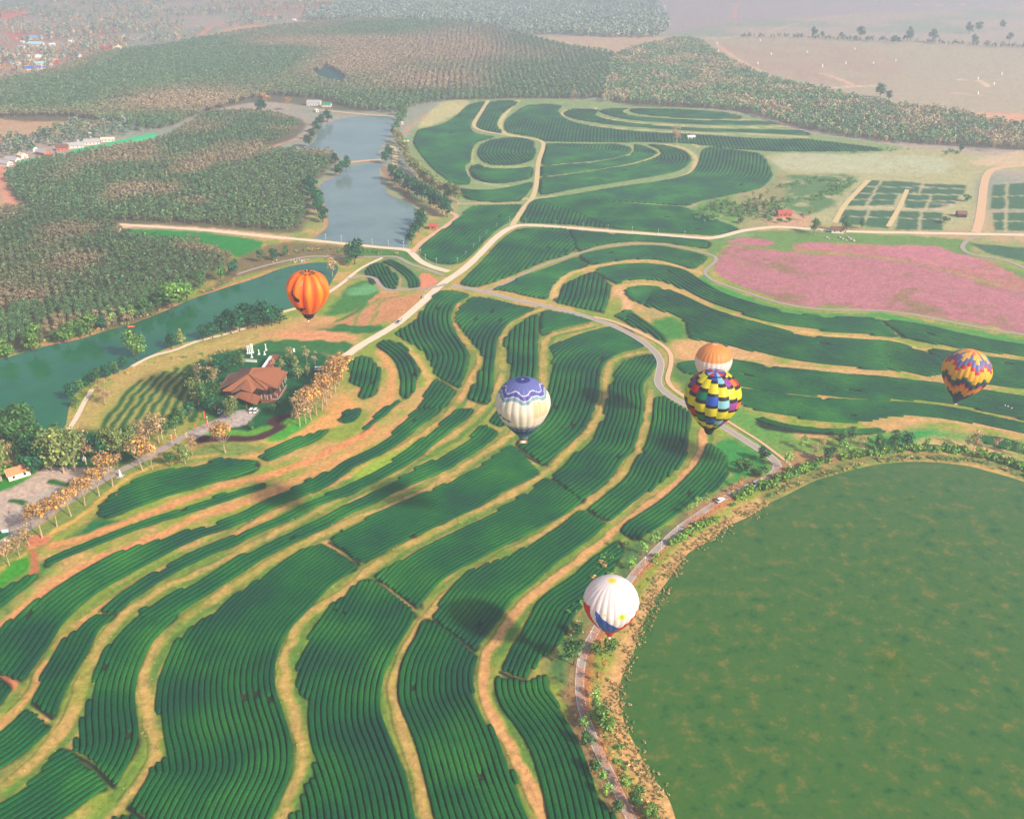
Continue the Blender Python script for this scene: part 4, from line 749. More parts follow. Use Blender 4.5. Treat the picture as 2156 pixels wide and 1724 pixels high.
SB = [('bright',290,757,50,'big round light green tree standing alone on the south river bank'),('dark',362,735,27,'dark broad tree on the south bank left of the pale column tree'),('cone',384,728,32,'pale narrow tree beside the dark one on the south bank')]
for i, (x, y, h) in enumerate([(428,717,26),(448,713,28),(468,707,36),(487,703,44),(505,698,34),(522,692,46),(540,691,36),(556,688,44),(572,686,34),(590,682,32)]): SB.append(('dark', x, y, h, f'{ordinal(i+1)} from the left in the dark tree clump on the south bank'))
for i, (k, x, y, h) in enumerate([('dark',152,842,30),('green',172,828,26),('dark',190,816,26),('tan',222,852,42),('green',206,806,25),('dark',224,797,24),('green',243,788,22),('dark',262,776,22),('green',160,860,22)]):
    SB.append((k, x, y, h, 'brownish tree above the curved river walk' if k == 'tan' else f'{ordinal(i+1)} green bankside tree near the curved river walk, counted from the lower left'))
trees(SB, 'trees on the south river bank', 'river_tree')
DR = []
for i, (k, x, y, h) in enumerate([('yellow',300,990,62),('yellow',321,988,50),('yellow',237,1024,64),('yellow',209,1044,54),('yellow',179,1064,52),('yellow',150,1087,55),('yellow',120,1109,58),('yellow',89,1132,68),('tan',62,1150,44),('tan',41,1172,44),('tan',20,1190,50),('tan',-4,1200,46)]):
    DR.append((k, x, y, h, f'{ordinal(i+1)} tan or yellow-topped tree along the garden drive, counted from the upper right'))
trees(DR, 'flowering trees along the garden drive', 'roadside_tree')
GT = [('green',359,983,28,'small green tree just right of the drive trees'),('olive',390,977,40,'grey-green tree on the grass below the garden drive'),('tan',405,957,40,'pale tree beside the upper end of the garden drive'),('yellow',475,953,56,'lone tan tree with yellow tint in front of the restaurant forecourt'),
 ('tan',335,932,54,'pale pinkish tree above the drive bend'),('tan',300,935,44,'tan tree left of the pale pinkish one above the drive'),('tan',315,925,36,'small tan tree behind the pale pinkish one'),('olive',235,962,54,'tall olive tree between the drive and the striped slope'),('olive',255,966,56,'taller olive tree with pale trunk next to the drive'),('dark',215,965,40,'dark tree tucked behind the olive pair'),
 ('olive',110,992,74,'big weeping olive tree beside the car park, left one'),('olive',135,996,86,'biggest weeping olive tree beside the car park'),('olive',158,992,82,'weeping olive tree beside the car park, third'),('tan',182,978,64,'brownish weeping tree right of the car park trees'),('dark',85,990,64,'dark tree left of the weeping olive trees'),
 ('green',60,925,64,'tall green tree by the river bend'),('green',40,945,56,'green tree left of the tall one near the river bend'),('bright',25,900,44,'bright green tree on the lower left river shore'),('green',75,955,50,'green tree below the tall one near the river bend'),('dark',95,950,48,'dark green tree above the car park trees'),('green',5,945,60,'green tree at the left edge above the orange roof'),('olive',2,1012,78,'drooping brown-green tree at the left edge beside the orange roof'),('tan',20,975,44,'tan tree behind the orange roof'),('green',120,935,36,'green tree at the water above the weeping trees'),
 ('olive',452,803,26,'olive tree against the restaurant roof, upper left'),('bare',423,816,44,'slim bare tree left of the restaurant'),('bare',450,818,42,'forked bare tree left of the restaurant'),('green',436,856,42,'dense green tree lower left of the restaurant'),('olive',418,850,46,'tall olive tree lower left of the restaurant'),('dark',405,835,34,'dark tree left of the restaurant on the slope'),
 ('olive',490,885,46,'round olive tree on the forecourt island'),('cone',628,796,34,'tan cone shaped tree on the lawn right of the restaurant'),('bare',647,766,34,'brown round tree above the lawn'),('bare',664,770,26,'small brown tree near the white van'),('cone',594,778,26,'olive shrub tree behind the restaurant wing'),('olive',648,792,22,'short olive tree left of the white van'),('dark',480,782,30,'dark tree behind the restaurant roof'),('dark',465,790,30,'dark tree behind the bare pair'),('green',500,775,26,'green tree above the restaurant roof'),('tan',575,780,20,'tiny tan tree behind the ridge of the restaurant wing'),
 ('green',530,905,16,'low green tree at the forecourt corner'),('dark',400,880,30,'dark tree between the drive and the olive trees'),('green',385,890,30,'green tree by the red banners'),('green',370,905,26,'green tree left of the drive bend')]
for i, (k, x, y, h) in enumerate([('green',410,800,26),('dark',425,790,26),('green',395,815,28),('olive',445,780,24),('dark',472,868,26),('green',458,842,34),('dark',445,870,30),('olive',512,770,20),('green',612,770,22),('dark',600,790,18),('tan',610,760,24),('olive',622,775,20),('green',575,868,18),('dark',590,858,16),('green',350,915,26),('dark',330,912,26),('olive',280,945,40),('green',268,935,34),('dark',198,958,36),('green',55,975,40)]):
    GT.append((k, x, y, h, f'{ordinal(i+1)} of the filler garden trees ringing the restaurant and drive, {dict(green="mid green", dark="dark green", olive="olive", tan="tan")[k]}'))
trees(GT, 'garden trees around the restaurant', 'garden_tree')
RT = []
for i, (x, y, h) in enumerate([(631,898,62),(644,891,58),(655,883,56),(667,874,54),(678,863,54),(688,851,54),(697,838,52),(706,825,52),(714,812,50),(721,800,48),(683,845,50),(708,808,46),(660,872,50)]):
    RT.append(('tan' if i in (0, 1) else 'yellow', x, y, h, f'{ordinal(i+1)} tan and orange-tipped tree in the belt right of the restaurant lawn'))
trees(RT, 'orange-tipped tree belt beside the restaurant lawn', 'belt_tree')
EB = [('dark',x,y,h,f'{ordinal(i+1)} dark green tree down the east shore of the middle lake') for i, (x, y, h) in enumerate([(728,362,26),(716,372,22),(826,382,28),(842,393,28),(858,403,28),(873,412,30),(888,420,30),(903,430,32),(918,440,32),(932,450,32),(942,458,28),(812,345,20),(820,330,18),(884,470,24),(872,498,24),(882,490,26),(866,514,24),(890,478,24)])]
EB += [('dark',x,y,h,f'{ordinal(i+1)} dark tree down the west shore of the middle lake') for i, (x, y, h) in enumerate([(655,410,28),(662,425,28),(668,440,30),(672,455,28),(680,468,26),(652,398,24),(706,345,18)])]
for i in range(26):
    t = i/25; q = catmull([(838,300),(850,330),(868,360),(893,388),(920,410),(965,428)], 5); x, y = q[int(t*(len(q)-1))]; EB.append(('olive' if i % 3 else 'bareplant', x+rng.uniform(-5, 5), y, 22+8*t, f'{ordinal(i+1)} tree from the far end of the tan belt between lake and tea'))
for i, (x, y) in enumerate([(845,235),(850,245),(842,255),(838,268),(832,280),(668,270),(676,256),(660,285),(650,300),(690,248)]): EB.append(('dark' if i > 4 else 'green', x, y+10, 20, f'{ordinal(i+1)} small tree around the upper lake shore'))
trees(EB, 'trees around the middle lake', 'lake_tree')
LR = []
right = [(1253,1378,30,'bright'),(1286,1380,40,'bright'),(1253,1500,46,'young'),(1262,1520,44,'bright'),(1272,1548,48,'bright'),(1286,1606,27,'youngred'),(1313,1658,34,'young'),(1336,1703,38,'green'),(1370,1724,34,'bright'),(1255,1470,30,'young'),(1262,1440,26,'youngred'),(1280,1575,24,'youngred'),(1300,1640,24,'youngred'),(1272,1410,24,'youngred')]
left = [(1208,1400,54,'green'),(1200,1445,26,'bare'),(1228,1540,32,'young'),(1238,1572,34,'green'),(1253,1628,34,'green'),(1268,1653,32,'young'),(1280,1680,34,'young'),(1298,1710,30,'green'),(1450,1086,24,'young'),(1468,1074,26,'young'),(1488,1062,22,'young'),(1378,1147,30,'young'),(1353,1169,28,'young'),(1328,1199,28,'young'),(1605,972,27,'dark'),(1573,999,26,'green'),(1600,1006,18,'bright'),(1215,1340,30,'green'),(1540,1038,20,'youngred'),(1558,1026,20,'youngred')]
for i, (x, y, h, k) in enumerate(right): LR.append((k, x, y, h, f'{ordinal(i+1)} young tree on the lake side of the lake road, {"reddish leaved" if k=="youngred" else "green leaved"}'))
for i, (x, y, h, k) in enumerate(left): LR.append((k, x, y, h, f'{ordinal(i+1)} tree on the tea side of the lake road, {"bare" if k=="bare" else "leafy"}'))
trees(LR, 'young trees along the lake road', 'roadside_tree')
NS = [('young',1657,989,33),('green',1744,974,30),('tan',1714,959,24),('young',1777,957,32),('bare',1812,954,34),('green',1852,947,28),('green',1880,942,30),('dark',1907,942,28),('tan',2050,947,34),('tan',2095,947,26),('young',2140,959,27),('young',1690,945,24),('green',1770,940,30),('tan',1730,948,24),('young',1950,946,20),('tan',2035,944,22),('young',2120,952,22),('green',1790,930,26)]
trees([(k, x, y, h, f'{ordinal(i+1)} shore tree listed left to right above the green lake, {"tan" if k in ("tan","bare") else "green"}') for i, (k, x, y, h) in enumerate(sorted(NS, key=lambda q: q[1]))], 'trees on the north shore of the green lake', 'shore_tree')
FT = [('tan',1423,304,28,'lone pale tree standing in the northern tea field'),('bare',1207,226,28,'pale bare tree at the far edge of the northern tea fields'),('green',1713,492,26,'green tree beside the thatched meadow hut'),('green',1780,490,26,'round green tree right of the thatched meadow hut'),('green',1815,482,18,'small green tree on the pale road north of the meadow'),('bare',1723,498,24,'bare tree in front of the thatched meadow hut'),
 ('yellow',558,238,32,'yellow-topped tree left of the upper lake'),('yellow',607,234,22,'yellow-crowned broad tree beside the far sheds'),('dark',550,240,24,'dark tree under the yellow-topped one'),('tan',2088,320,22,'pale tree below the wooded belt, right side'),('bare',1980,303,20,'misty pale tree in front of the wooded belt'),('dark',2022,320,12,'small misty dark tree on the grassy track'),('bush',2035,425,12,'dark bush by the east road pavilion'),('bush',1990,470,12,'row bush by the wooden pavilion')]
for i, (x, y, h, k) in enumerate([(1505,440,14,'olive'),(1540,452,16,'olive'),(1575,450,18,'olive'),(1590,440,18,'bareplant'),(1608,448,18,'olive'),(1600,425,14,'olive'),(1625,432,16,'olive'),(1560,470,10,'bush'),(1690,465,14,'bareplant'),(1705,455,14,'olive'),(1640,470,9,'bush'),(1660,468,8,'bush'),(1530,430,12,'olive'),(1615,412,12,'bareplant'),(1585,418,12,'bareplant')]): FT.append((k, x, y, h, f'{ordinal(i+1)} scrub tree around the brown-roofed nursery house'))
for i, (x, y, h) in enumerate([(1712,79,16),(1810,80,18),(1910,88,22),(1963,90,20),(1730,80,10),(1880,92,12),(2040,72,18),(2060,68,16),(2110,62,14),(2050,92,14),(2125,88,14),(1852,206,22),(1870,212,16),(1890,92,10),(1770,82,10)]): FT.append(('dark', x, y, h, f'{ordinal(i+1)} hazy dark tree in the far dry fields'))
trees(FT, 'scattered field trees', 'field_tree')
# ---- plantations and woods
def scatter(poly, sx, sy, jit, ang=0.0, clear=()):
    Pw = gda(catmull(poly, 4, True)); lo, hi = Pw.min(0)-40, Pw.max(0)+40; c = (lo+hi)/2; Rr = np.hypot(*(hi-lo))/2
    gx, gy = np.meshgrid(np.arange(-Rr, Rr, sx), np.arange(-Rr, Rr, sy)); x = gx.ravel(); y = gy.ravel()
    ca, sa = math.cos(ang), math.sin(ang); X = c[0]+x*ca-y*sa; Y = c[1]+x*sa+y*ca
    X = X+rng.normal(0, jit, len(X)); Y = Y+rng.normal(0, jit, len(X)); bend = 6*np.sin(Y/90); X = X+bend*.5
    k = inpoly(X, Y, Pw)
    for q in clear: k &= ~inpoly(X, Y, gda(q))
    for C, w, l_, h_ in KEEP: 
        i = np.nonzero(k & (X > l_[0]-5) & (X < h_[0]+5) & (Y > l_[1]-5) & (Y < h_[1]+5))[0]
        if len(i): k[i] &= distline(X[i], Y[i], C) > w+2
    return np.stack([X[k], Y[k]], 1)
def merged(name, pts, protos, hm, label, cat, hv=.22, tint=None, gain=1.0):
    """many trees of one mass in a single mesh"""
    Vs = []; Fs = []; Cs = []; b = 0; which = rng.integers(0, len(protos), len(pts))
    for w_ in range(len(protos)):
        V0, F0, C0 = protos[w_]; pp = pts[which == w_]; n = len(pp)
        if not n: continue
        a = rng.uniform(0, 6.28, n); s = hm*(1+rng.uniform(-hv, hv, n)); sw = s*rng.uniform(.9, 1.15, n); ca, sa = np.cos(a)*sw, np.sin(a)*sw
        V = np.zeros((n, len(V0), 3)); V[:, :, 0] = pp[:, 0, None]+V0[None, :, 0]*ca[:, None]-V0[None, :, 1]*sa[:, None]
        V[:, :, 1] = pp[:, 1, None]+V0[None, :, 0]*sa[:, None]+V0[None, :, 1]*ca[:, None]; V[:, :, 2] = V0[None, :, 2]*s[:, None]
        F = (F0[None]+(np.arange(n)*len(V0))[:, None, None]+b).reshape(-1, 4)
        C = C0[None]*rng.uniform(.8, 1.2, (n, 1, 1))*gain  # far woods get a higher gain: haze lightness painted into the leaf colour
        if tint is not None: t = tint(pp)[:, None, None]; C = C*(1-t)+np.array(lin((130,110,86)))*t*gain*rng.uniform(.7, 1.2, (n, len(F0), 1))
        Vs.append(V.reshape(-1, 3)); Fs.append(F); Cs.append(C.reshape(-1, 3)); b += n*len(V0)
    V = np.vstack(Vs); F = np.vstack(Fs); me = npmesh(name, V, F, M['leaf'], False, fcol=np.vstack(Cs))
    tag(link(name, me), label, cat, kind='stuff'); print(name, len(pts), len(F))
def lowproto(seed, w, z0, n, s, cols, lobes=5):           # height about 1 unit; a stem of two crossed faces below
    V, F, C = crown(seed, w, 1-z0, z0, n, s, cols, 'round', lobes, .2)
    t = .012; st = np.array([[-t, 0, 0], [t, 0, 0], [t, 0, z0+.2], [-t, 0, z0+.2], [0, -t, 0], [0, t, 0], [0, t, z0+.2], [0, -t, z0+.2]])
    F = np.vstack([F, np.array([[0, 1, 2, 3], [4, 5, 6, 7]])+len(V)]); V = np.vstack([V, st]); C = np.vstack([C, [lin((150,130,110))]*2]); return V, F, C
LP = [lowproto(500+i, .84, .25, 52, .095, PLANT, 6) for i in range(4)]; LB = [lowproto(520+i, .8, .25, 48, .085, BROWN+[(140,120,84)]) for i in range(3)]
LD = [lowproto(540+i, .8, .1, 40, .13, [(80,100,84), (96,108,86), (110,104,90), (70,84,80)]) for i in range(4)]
F1 = [(-120,452),(0,450),(60,445),(225,455),(250,468),(246,486),(330,508),(400,512),(450,525),(488,545),(478,560),(420,598),(340,652),(260,686),(160,702),(95,714),(0,728),(-120,750)]
F2 = [(40,352),(140,334),(225,318),(330,300),(375,280),(440,245),(540,240),(600,252),(630,268),(600,290),(545,312),(600,322),(640,324),(700,328),(706,338),(676,372),(650,388),(646,430),(634,478),(600,488),(540,484),(450,476),(350,470),(260,466),(170,453),(60,436),(18,388)]
# the 300 nearest trees of the near plantation stand one by one, the rest of both are one mass each
f1 = scatter(F1, 4.6, 5.4, .6, .5); d1 = np.hypot(f1[:, 0], f1[:, 1]); near = np.argsort(d1)[:300]; rest = np.argsort(d1)[300:]
edge_b = lambda p: np.clip((vnoise(p[:, 0], p[:, 1], 38, 77)-.5)*2.2, 0, .75)
for i in near:
    x, y = f1[i]; b_ = vnoise(np.array([x]), np.array([y]), 26, 78)[0] > .66
    tree('bareplant' if b_ else 'plantation', 0, 0, rng.uniform(6.2, 8.2), 'brownish thin-crowned plantation tree in the dense rows left of the river' if b_ else 'rounded green plantation tree in the dense rows left of the river', 'plantation trees near the river', 'plantation_tree', world=(x, y))
merged('plantation', f1[rest], LP, 7.4, 'dense green plantation rows left of the river, farther trees', 'plantation', tint=edge_b, gain=.8)
f2 = scatter(F2, 5.0, 5.6, .7, .35); merged('plantation', f2, LP, 8.0, 'rounded hill of plantation trees between the dirt road and the sheds', 'plantation', tint=edge_b, gain=.95)
F3 = [(-120,190),(0,178),(60,163),(130,148),(240,112),(340,104),(420,86),(540,66),(640,54),(760,46),(900,50),(1000,57),(1100,78),(1200,103),(1300,122),(1290,175),(1265,208),(1100,208),(1000,212),(940,214),(890,222),(840,240),(800,236),(760,232),(720,222),(690,212),(640,206),(560,204),(480,225),(420,244),(340,272),(280,264),(230,256),(100,246),(-120,250)]
POND = [(655,158),(690,142),(712,152),(730,168),(722,182),(690,178)]
f3 = scatter(F3, 8.6, 4.6, .7, .02, [POND, [(218,214),(300,206),(300,212),(225,220)]]); merged('plantation', f3, LP, 10.0, 'long hazy plantation rows running toward the hills', 'plantation', .18, tint=lambda p: np.clip((vnoise(p[:, 0], p[:, 1], 160, 79)-.35)*2, 0, .9), gain=1.25)
F4 = [(1300,120),(1420,88),(1470,92),(1530,130),(1620,170),(1700,188),(1800,212),(1900,230),(2000,240),(2100,264),(2280,290),(2280,330),(2100,312),(1900,304),(1800,292),(1700,274),(1600,248),(1540,234),(1400,224),(1290,216),(1268,212),(1280,170)]
f4 = scatter(F4, 6.4, 6.4, 1.6, .3); merged('woodland', f4, LP+LB[:1], 10.5, 'misty brown and green woodland belt beyond the northern tea fields', 'woodland', gain=1.25, tint=edge_b)
F5 = [(640,44),(700,22),(760,0),(900,-20),(1300,-30),(1390,20),(1400,74),(1300,80),(1180,74),(1090,76),(1000,56),(850,46)]
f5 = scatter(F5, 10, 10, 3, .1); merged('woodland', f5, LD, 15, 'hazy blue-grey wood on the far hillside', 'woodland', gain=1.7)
F6 = [(-150,-40),(760,-40),(700,20),(600,48),(430,66),(400,95),(250,104),(130,140),(0,172),(-150,185)]
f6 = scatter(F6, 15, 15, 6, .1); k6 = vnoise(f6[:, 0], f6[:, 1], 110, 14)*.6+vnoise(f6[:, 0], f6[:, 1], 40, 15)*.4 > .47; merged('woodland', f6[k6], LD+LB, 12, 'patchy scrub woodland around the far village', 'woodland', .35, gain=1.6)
belt = [(0,236),(0,0)]
F7 = [(-60,300),(60,292),(130,268),(210,258),(330,270),(300,280),(240,292),(150,310),(90,312),(30,330),(-60,340)]
f7 = scatter(F7, 7, 7, 2.4, 0); merged('woodland', f7[rng.random(len(f7)) > .35], LD+LP, 10, 'trees behind the long green net shelter', 'woodland', .3)
F8 = [(1390,16),(1560,60),(1700,74),(2180,100),(2180,60),(2000,20)]
# ---- bushes and reeds on the lake edge, scrub by the tea
def brush(D, w, dens, hm, label, cat, protos, jit=1.0, name='scrub'):
    C = resample(gda(catmull(D, 6)), .5); n = int(len(C)*dens*w); i = rng.integers(0, len(C), n); p = C[i]+rng.normal(0, w/3.2, (n, 2)); k = vnoise(p[:, 0], p[:, 1], 6, 51) > .3
    p = p[k]; q = np.ones(len(p), bool)
    for C_, w_, l_, h_ in KEEP: 
        j = np.nonzero((p[:, 0] > l_[0]-3) & (p[:, 0] < h_[0]+3) & (p[:, 1] > l_[1]-3) & (p[:, 1] < h_[1]+3))[0]
        if len(j): q[j] &= distline(p[j, 0], p[j, 1], C_) > w_+.3
    merged(name, p[q], protos, hm, label, cat, .4)
BR = [lowproto(600+i, 1.3, .02, 46, .2, [(78,112,38), (98,128,44), (56,92,34), (112,122,48)], 5) for i in range(3)]
TG = [lowproto(620+i, 1.5, .0, 40, .2, [(150,122,76), (136,112,66), (118,112,58), (160,132,88)], 7) for i in range(3)]
DG = [lowproto(640+i, 1.4, .0, 40, .2, [(54,104,48), (70,116,52), (96,124,60)], 5) for i in range(3)]
brush([(1348,1196),(1400,1155),(1445,1128),(1480,1105),(1508,1096)], 3.2, .30, 2.2, 'bright green reeds between the lake road and the green lake', 'reeds', BR)
brush([(1535,1060),(1580,1035),(1640,1015),(1690,992),(1740,975),(1800,960),(1850,952),(1920,950),(1990,948),(2060,958),(2110,972),(2170,992)], 4.2, .32, 2.6, 'bright green shrubs lining the north shore of the lake', 'shrubs', BR+DG[:1])
brush([(1330,1215),(1300,1260),(1285,1330)], 2.6, .2, 1.7, 'green shrubs behind the white balloon at the verge', 'shrubs', BR+DG)
brush([(1610,1060),(1560,1090),(1500,1126),(1432,1176),(1387,1240),(1352,1310),(1322,1375),(1300,1440),(1294,1490),(1312,1550),(1350,1620),(1395,1695),(1425,1760)], 6.5, .5, .75, 'dry tan grass tussocks on the lake bank', 'dry grass', TG+TG+DG[:1])
brush([(1255,1480),(1275,1530),(1300,1590),(1330,1650),(1370,1710),(1400,1770)], 4.5, .14, 1.5, 'mixed green and tan bank scrub beside the lower lake road', 'scrub', TG+DG)
brush([(1560,80),(1640,80),(1720,83),(1780,86),(1850,88),(1900,86),(1930,90),(1990,94),(2060,98),(2160,102)], 16, .012, 8, 'hazy hedgerow line along the far dry field', 'hedgerow', LD, name='hedgerow')
brush([(1985,330),(2020,322),(1900,316),(1800,322)], 10, .01, 3.0, 'low misty scrub below the woodland belt', 'scrub', DG)
brush([(1480,462),(1520,430),(1560,455),(1600,430),(1640,440),(1620,465)], 16, .05, 3.2, 'scrub around the nursery house', 'scrub', DG+LP)
brush([(1640,395),(1700,385),(1780,380),(1760,400),(1700,420),(1640,425)], 14, .05, 2.2, 'green nursery planting west of the garden beds', 'nursery plants', DG)
brush([(200,815),(260,785),(330,765),(400,752),(450,745),(520,735)], 5, .05, 1.2, 'low shrubs on the hillside terraces left of the restaurant', 'shrubs', DG+TG)
TF = [lowproto(660+i, 2.2, .0, 14, .3, [(150,136,70), (176,144,88), (120,132,60)], 4) for i in range(3)]
def tufts():
    pts = []
    for D in TR:
        C = resample(gda(catmull(D, 6)), .5); n = int(len(C)*.9); pts.append(C[rng.integers(0, len(C), n)]+rng.normal(0, 2.6, (n, 2)))
    p = np.vstack(pts); ok = vnoise(p[:, 0], p[:, 1], 5, 52) > .42
    for desc, g_, o_, sp_ in P[:40]:
        Q = gda([*g_, *o_]); i = np.nonzero(ok & (p[:, 0] > Q[:, 0].min()) & (p[:, 0] < Q[:, 0].max()) & (p[:, 1] > Q[:, 1].min()) & (p[:, 1] < Q[:, 1].max()))[0]
        if len(i): ok[i] &= ~inpoly(p[i, 0], p[i, 1], Q)
    merged('grass_tufts', p[ok], TF, .32, 'small dry grass tufts on the earth paths between tea plots', 'grass', .5)
tufts()
brush([(1620,1045),(1700,1012),(1800,980),(1900,966),(2030,968),(2100,985),(2170,1008)], 3.4, .3, 1.2, 'reeds at the waterline of the north shore', 'reeds', DG+TG)
brush([(1310,1145),(1270,1200),(1230,1280),(1205,1340),(1190,1410)], 7, .05, 1.6, 'low scrub between the tea and the lake road', 'scrub', DG+TG)
brush([(1560,980),(1600,985),(1600,1000)], 6, .3, 2.0, 'dense green scrub in the road corner', 'scrub', DG)
brush([(60,722),(160,708),(275,678),(357,646),(420,618),(500,588)], 3.5, .12, 1.6, 'undergrowth along the north river bank', 'undergrowth', DG+TG)
brush([(560,545),(640,528),(720,530),(800,534),(850,540)], 5, .06, 1.8, 'scrub below the dam road', 'scrub', DG+TG)
# ---------------------------------------------------------------- people (one continuous skinned body, three poses shared)
def make_body(name, arms, legs, seed=0):
    me = bpy.data.meshes.new(name); bm = bmesh.new(); sk = bm.verts.layers.skin.verify(); J = {}
    def v(k, p, r): b = bm.verts.new(p); b[sk].radius = (r, r); J[k] = b; return b
    v('pel', (0, 0, .95), .14); v('wai', (0, 0, 1.08), .125); v('che', (0, 0, 1.3), .15); v('nec', (0, .01, 1.47), .055); v('h0', (0, 0, 1.56), .075); v('h1', (0, .0, 1.66), .085); v('nose', (0, -.075, 1.59), .028)
    E = [('pel', 'wai'), ('wai', 'che'), ('che', 'nec'), ('nec', 'h0'), ('h0', 'h1'), ('h0', 'nose')]
    for s, sg in (('l', -1), ('r', 1)):
        v('hip'+s, (sg*.1, 0, .88), .095); v('kne'+s, (sg*.11, -legs*sg*.12, .5), .062); v('ank'+s, (sg*.12, legs*sg*.1-.0, .09), .042); v('toe'+s, (sg*.13, legs*sg*.1-.15, .04), .036)
        v('sho'+s, (sg*.19, 0, 1.38), .06); ex, ey, ez, hx, hy, hz = arms; v('elb'+s, (sg*(.19+ex), ey, ez), .045); v('wri'+s, (sg*(.19+hx), hy, hz), .03); v('pal'+s, (sg*(.19+hx), hy-.06, hz-.05), .032)
        E += [('pel', 'hip'+s), ('hip'+s, 'kne'+s), ('kne'+s, 'ank'+s), ('ank'+s, 'toe'+s), ('che', 'sho'+s), ('sho'+s, 'elb'+s), ('elb'+s, 'wri'+s), ('wri'+s, 'pal'+s)]
        for q in range(4):
            v(f'f{q}{s}', (sg*(.19+hx)+(q-1.5)*.018, hy-.13+.01*abs(q-1.5), hz-.10), .009); E.append(('pal'+s, f'f{q}{s}'))
        v('th'+s, (sg*(.19+hx)-sg*.05, hy-.09, hz-.04), .01); E.append(('pal'+s, 'th'+s))
    for a, b in E: bm.edges.new((J[a], J[b]))
    J['pel'][sk].use_root = True
    bm.to_mesh(me); bm.free(); o = bpy.data.objects.new(name, me); COL.objects.link(o); o.modifiers.new('s', 'SKIN'); o.modifiers.new('d', 'SUBSURF').levels = 1
    dg = bpy.context.evaluated_depsgraph_get(); ev = o.evaluated_get(dg); out = bpy.data.meshes.new_from_object(ev); bpy.data.objects.remove(o); return out
M['skin'] = mat('skin', (190,140,110), .6); M['hair'] = mat('dark hair', (30,24,22), .8)
SHIRTS = {c: mat(c+' shirt', v, .8) for c, v in {'red': (196,40,36), 'white': (232,228,222), 'blue': (50,80,160), 'black': (30,30,34), 'orange': (226,110,50)}.items()}
TROU = mat('dark trousers', (36,38,48), .8)
bodies = [make_body('body', (.06, .02, 1.12, .04, -.10, .92), 1), make_body('body', (.05, -.10, 1.14, -.02, -.30, 1.12), .2)]
hb = MB(); hb.lathe([(.02,.125),(.07,.11),(.095,.06),(.098,0),(.09,-.05)], 10, (0, .015, 1.65)); hair_me = hb.mesh('hair', M['hair'])
BODYM = {}
def person(x, y, label, shirt, group=None, pos=None, rz=0, pose=0, h=1.0):
    if (pose, shirt) not in BODYM:
        me = bodies[pose].copy(); me.materials.clear()
        for m_ in (M['skin'], SHIRTS[shirt], TROU): me.materials.append(m_)
        for p in me.polygons:
            c = p.center; p.material_index = 2 if c.z < .98 and abs(c.x) < .19 else (0 if c.z > 1.45 or (abs(c.x) > .18 and c.z < 1.12) or (pose == 1 and c.y < -.2) else 1)
        me.polygons.foreach_set('use_smooth', [True]*len(me.polygons)); BODYM[(pose, shirt)] = me
    e = empty('person', pos if pos is not None else gd(x, y), rz); e.scale = (h, h, h)
    link('body', BODYM[(pose, shirt)], e); link('hair', hair_me, e); return tag(e, label, 'person', group)
# ---------------------------------------------------------------- hot air balloons
cloth = mat('balloon cloth', (200,200,200), .45, attr=True, spec=.35)
def _cl():
    n = cloth.node_tree.nodes; l = cloth.node_tree.links; p = n['Principled BSDF']; a = n['Attribute'] if 'Attribute' in n else [q for q in n if q.type == 'ATTRIBUTE'][0]
    tr = n.new('ShaderNodeBsdfTranslucent'); l.new(a.outputs['Color'], tr.inputs['Color']); mx = n.new('ShaderNodeMixShader'); mx.inputs[0].default_value = .4
    l.new(p.outputs[0], mx.inputs[1]); l.new(tr.outputs[0], mx.inputs[2]); l.new(mx.outputs[0], n['Material Output'].inputs['Surface'])
_cl()
PROF = [(0.02,.90),(.2,.888),(.4,.82),(.6,.705),(.8,.50),(.93,.27),(1,0),(.975,-.22),(.885,-.48),(.735,-.75),(.555,-1.0),(.37,-1.22),(.205,-1.40)]
PUMP = [(0.02,.72),(.2,.79),(.42,.80),(.66,.68),(.87,.42),(.985,.12),(1,-.06),(.965,-.28),(.86,-.56),(.70,-.84),(.53,-1.08),(.40,-1.24)]
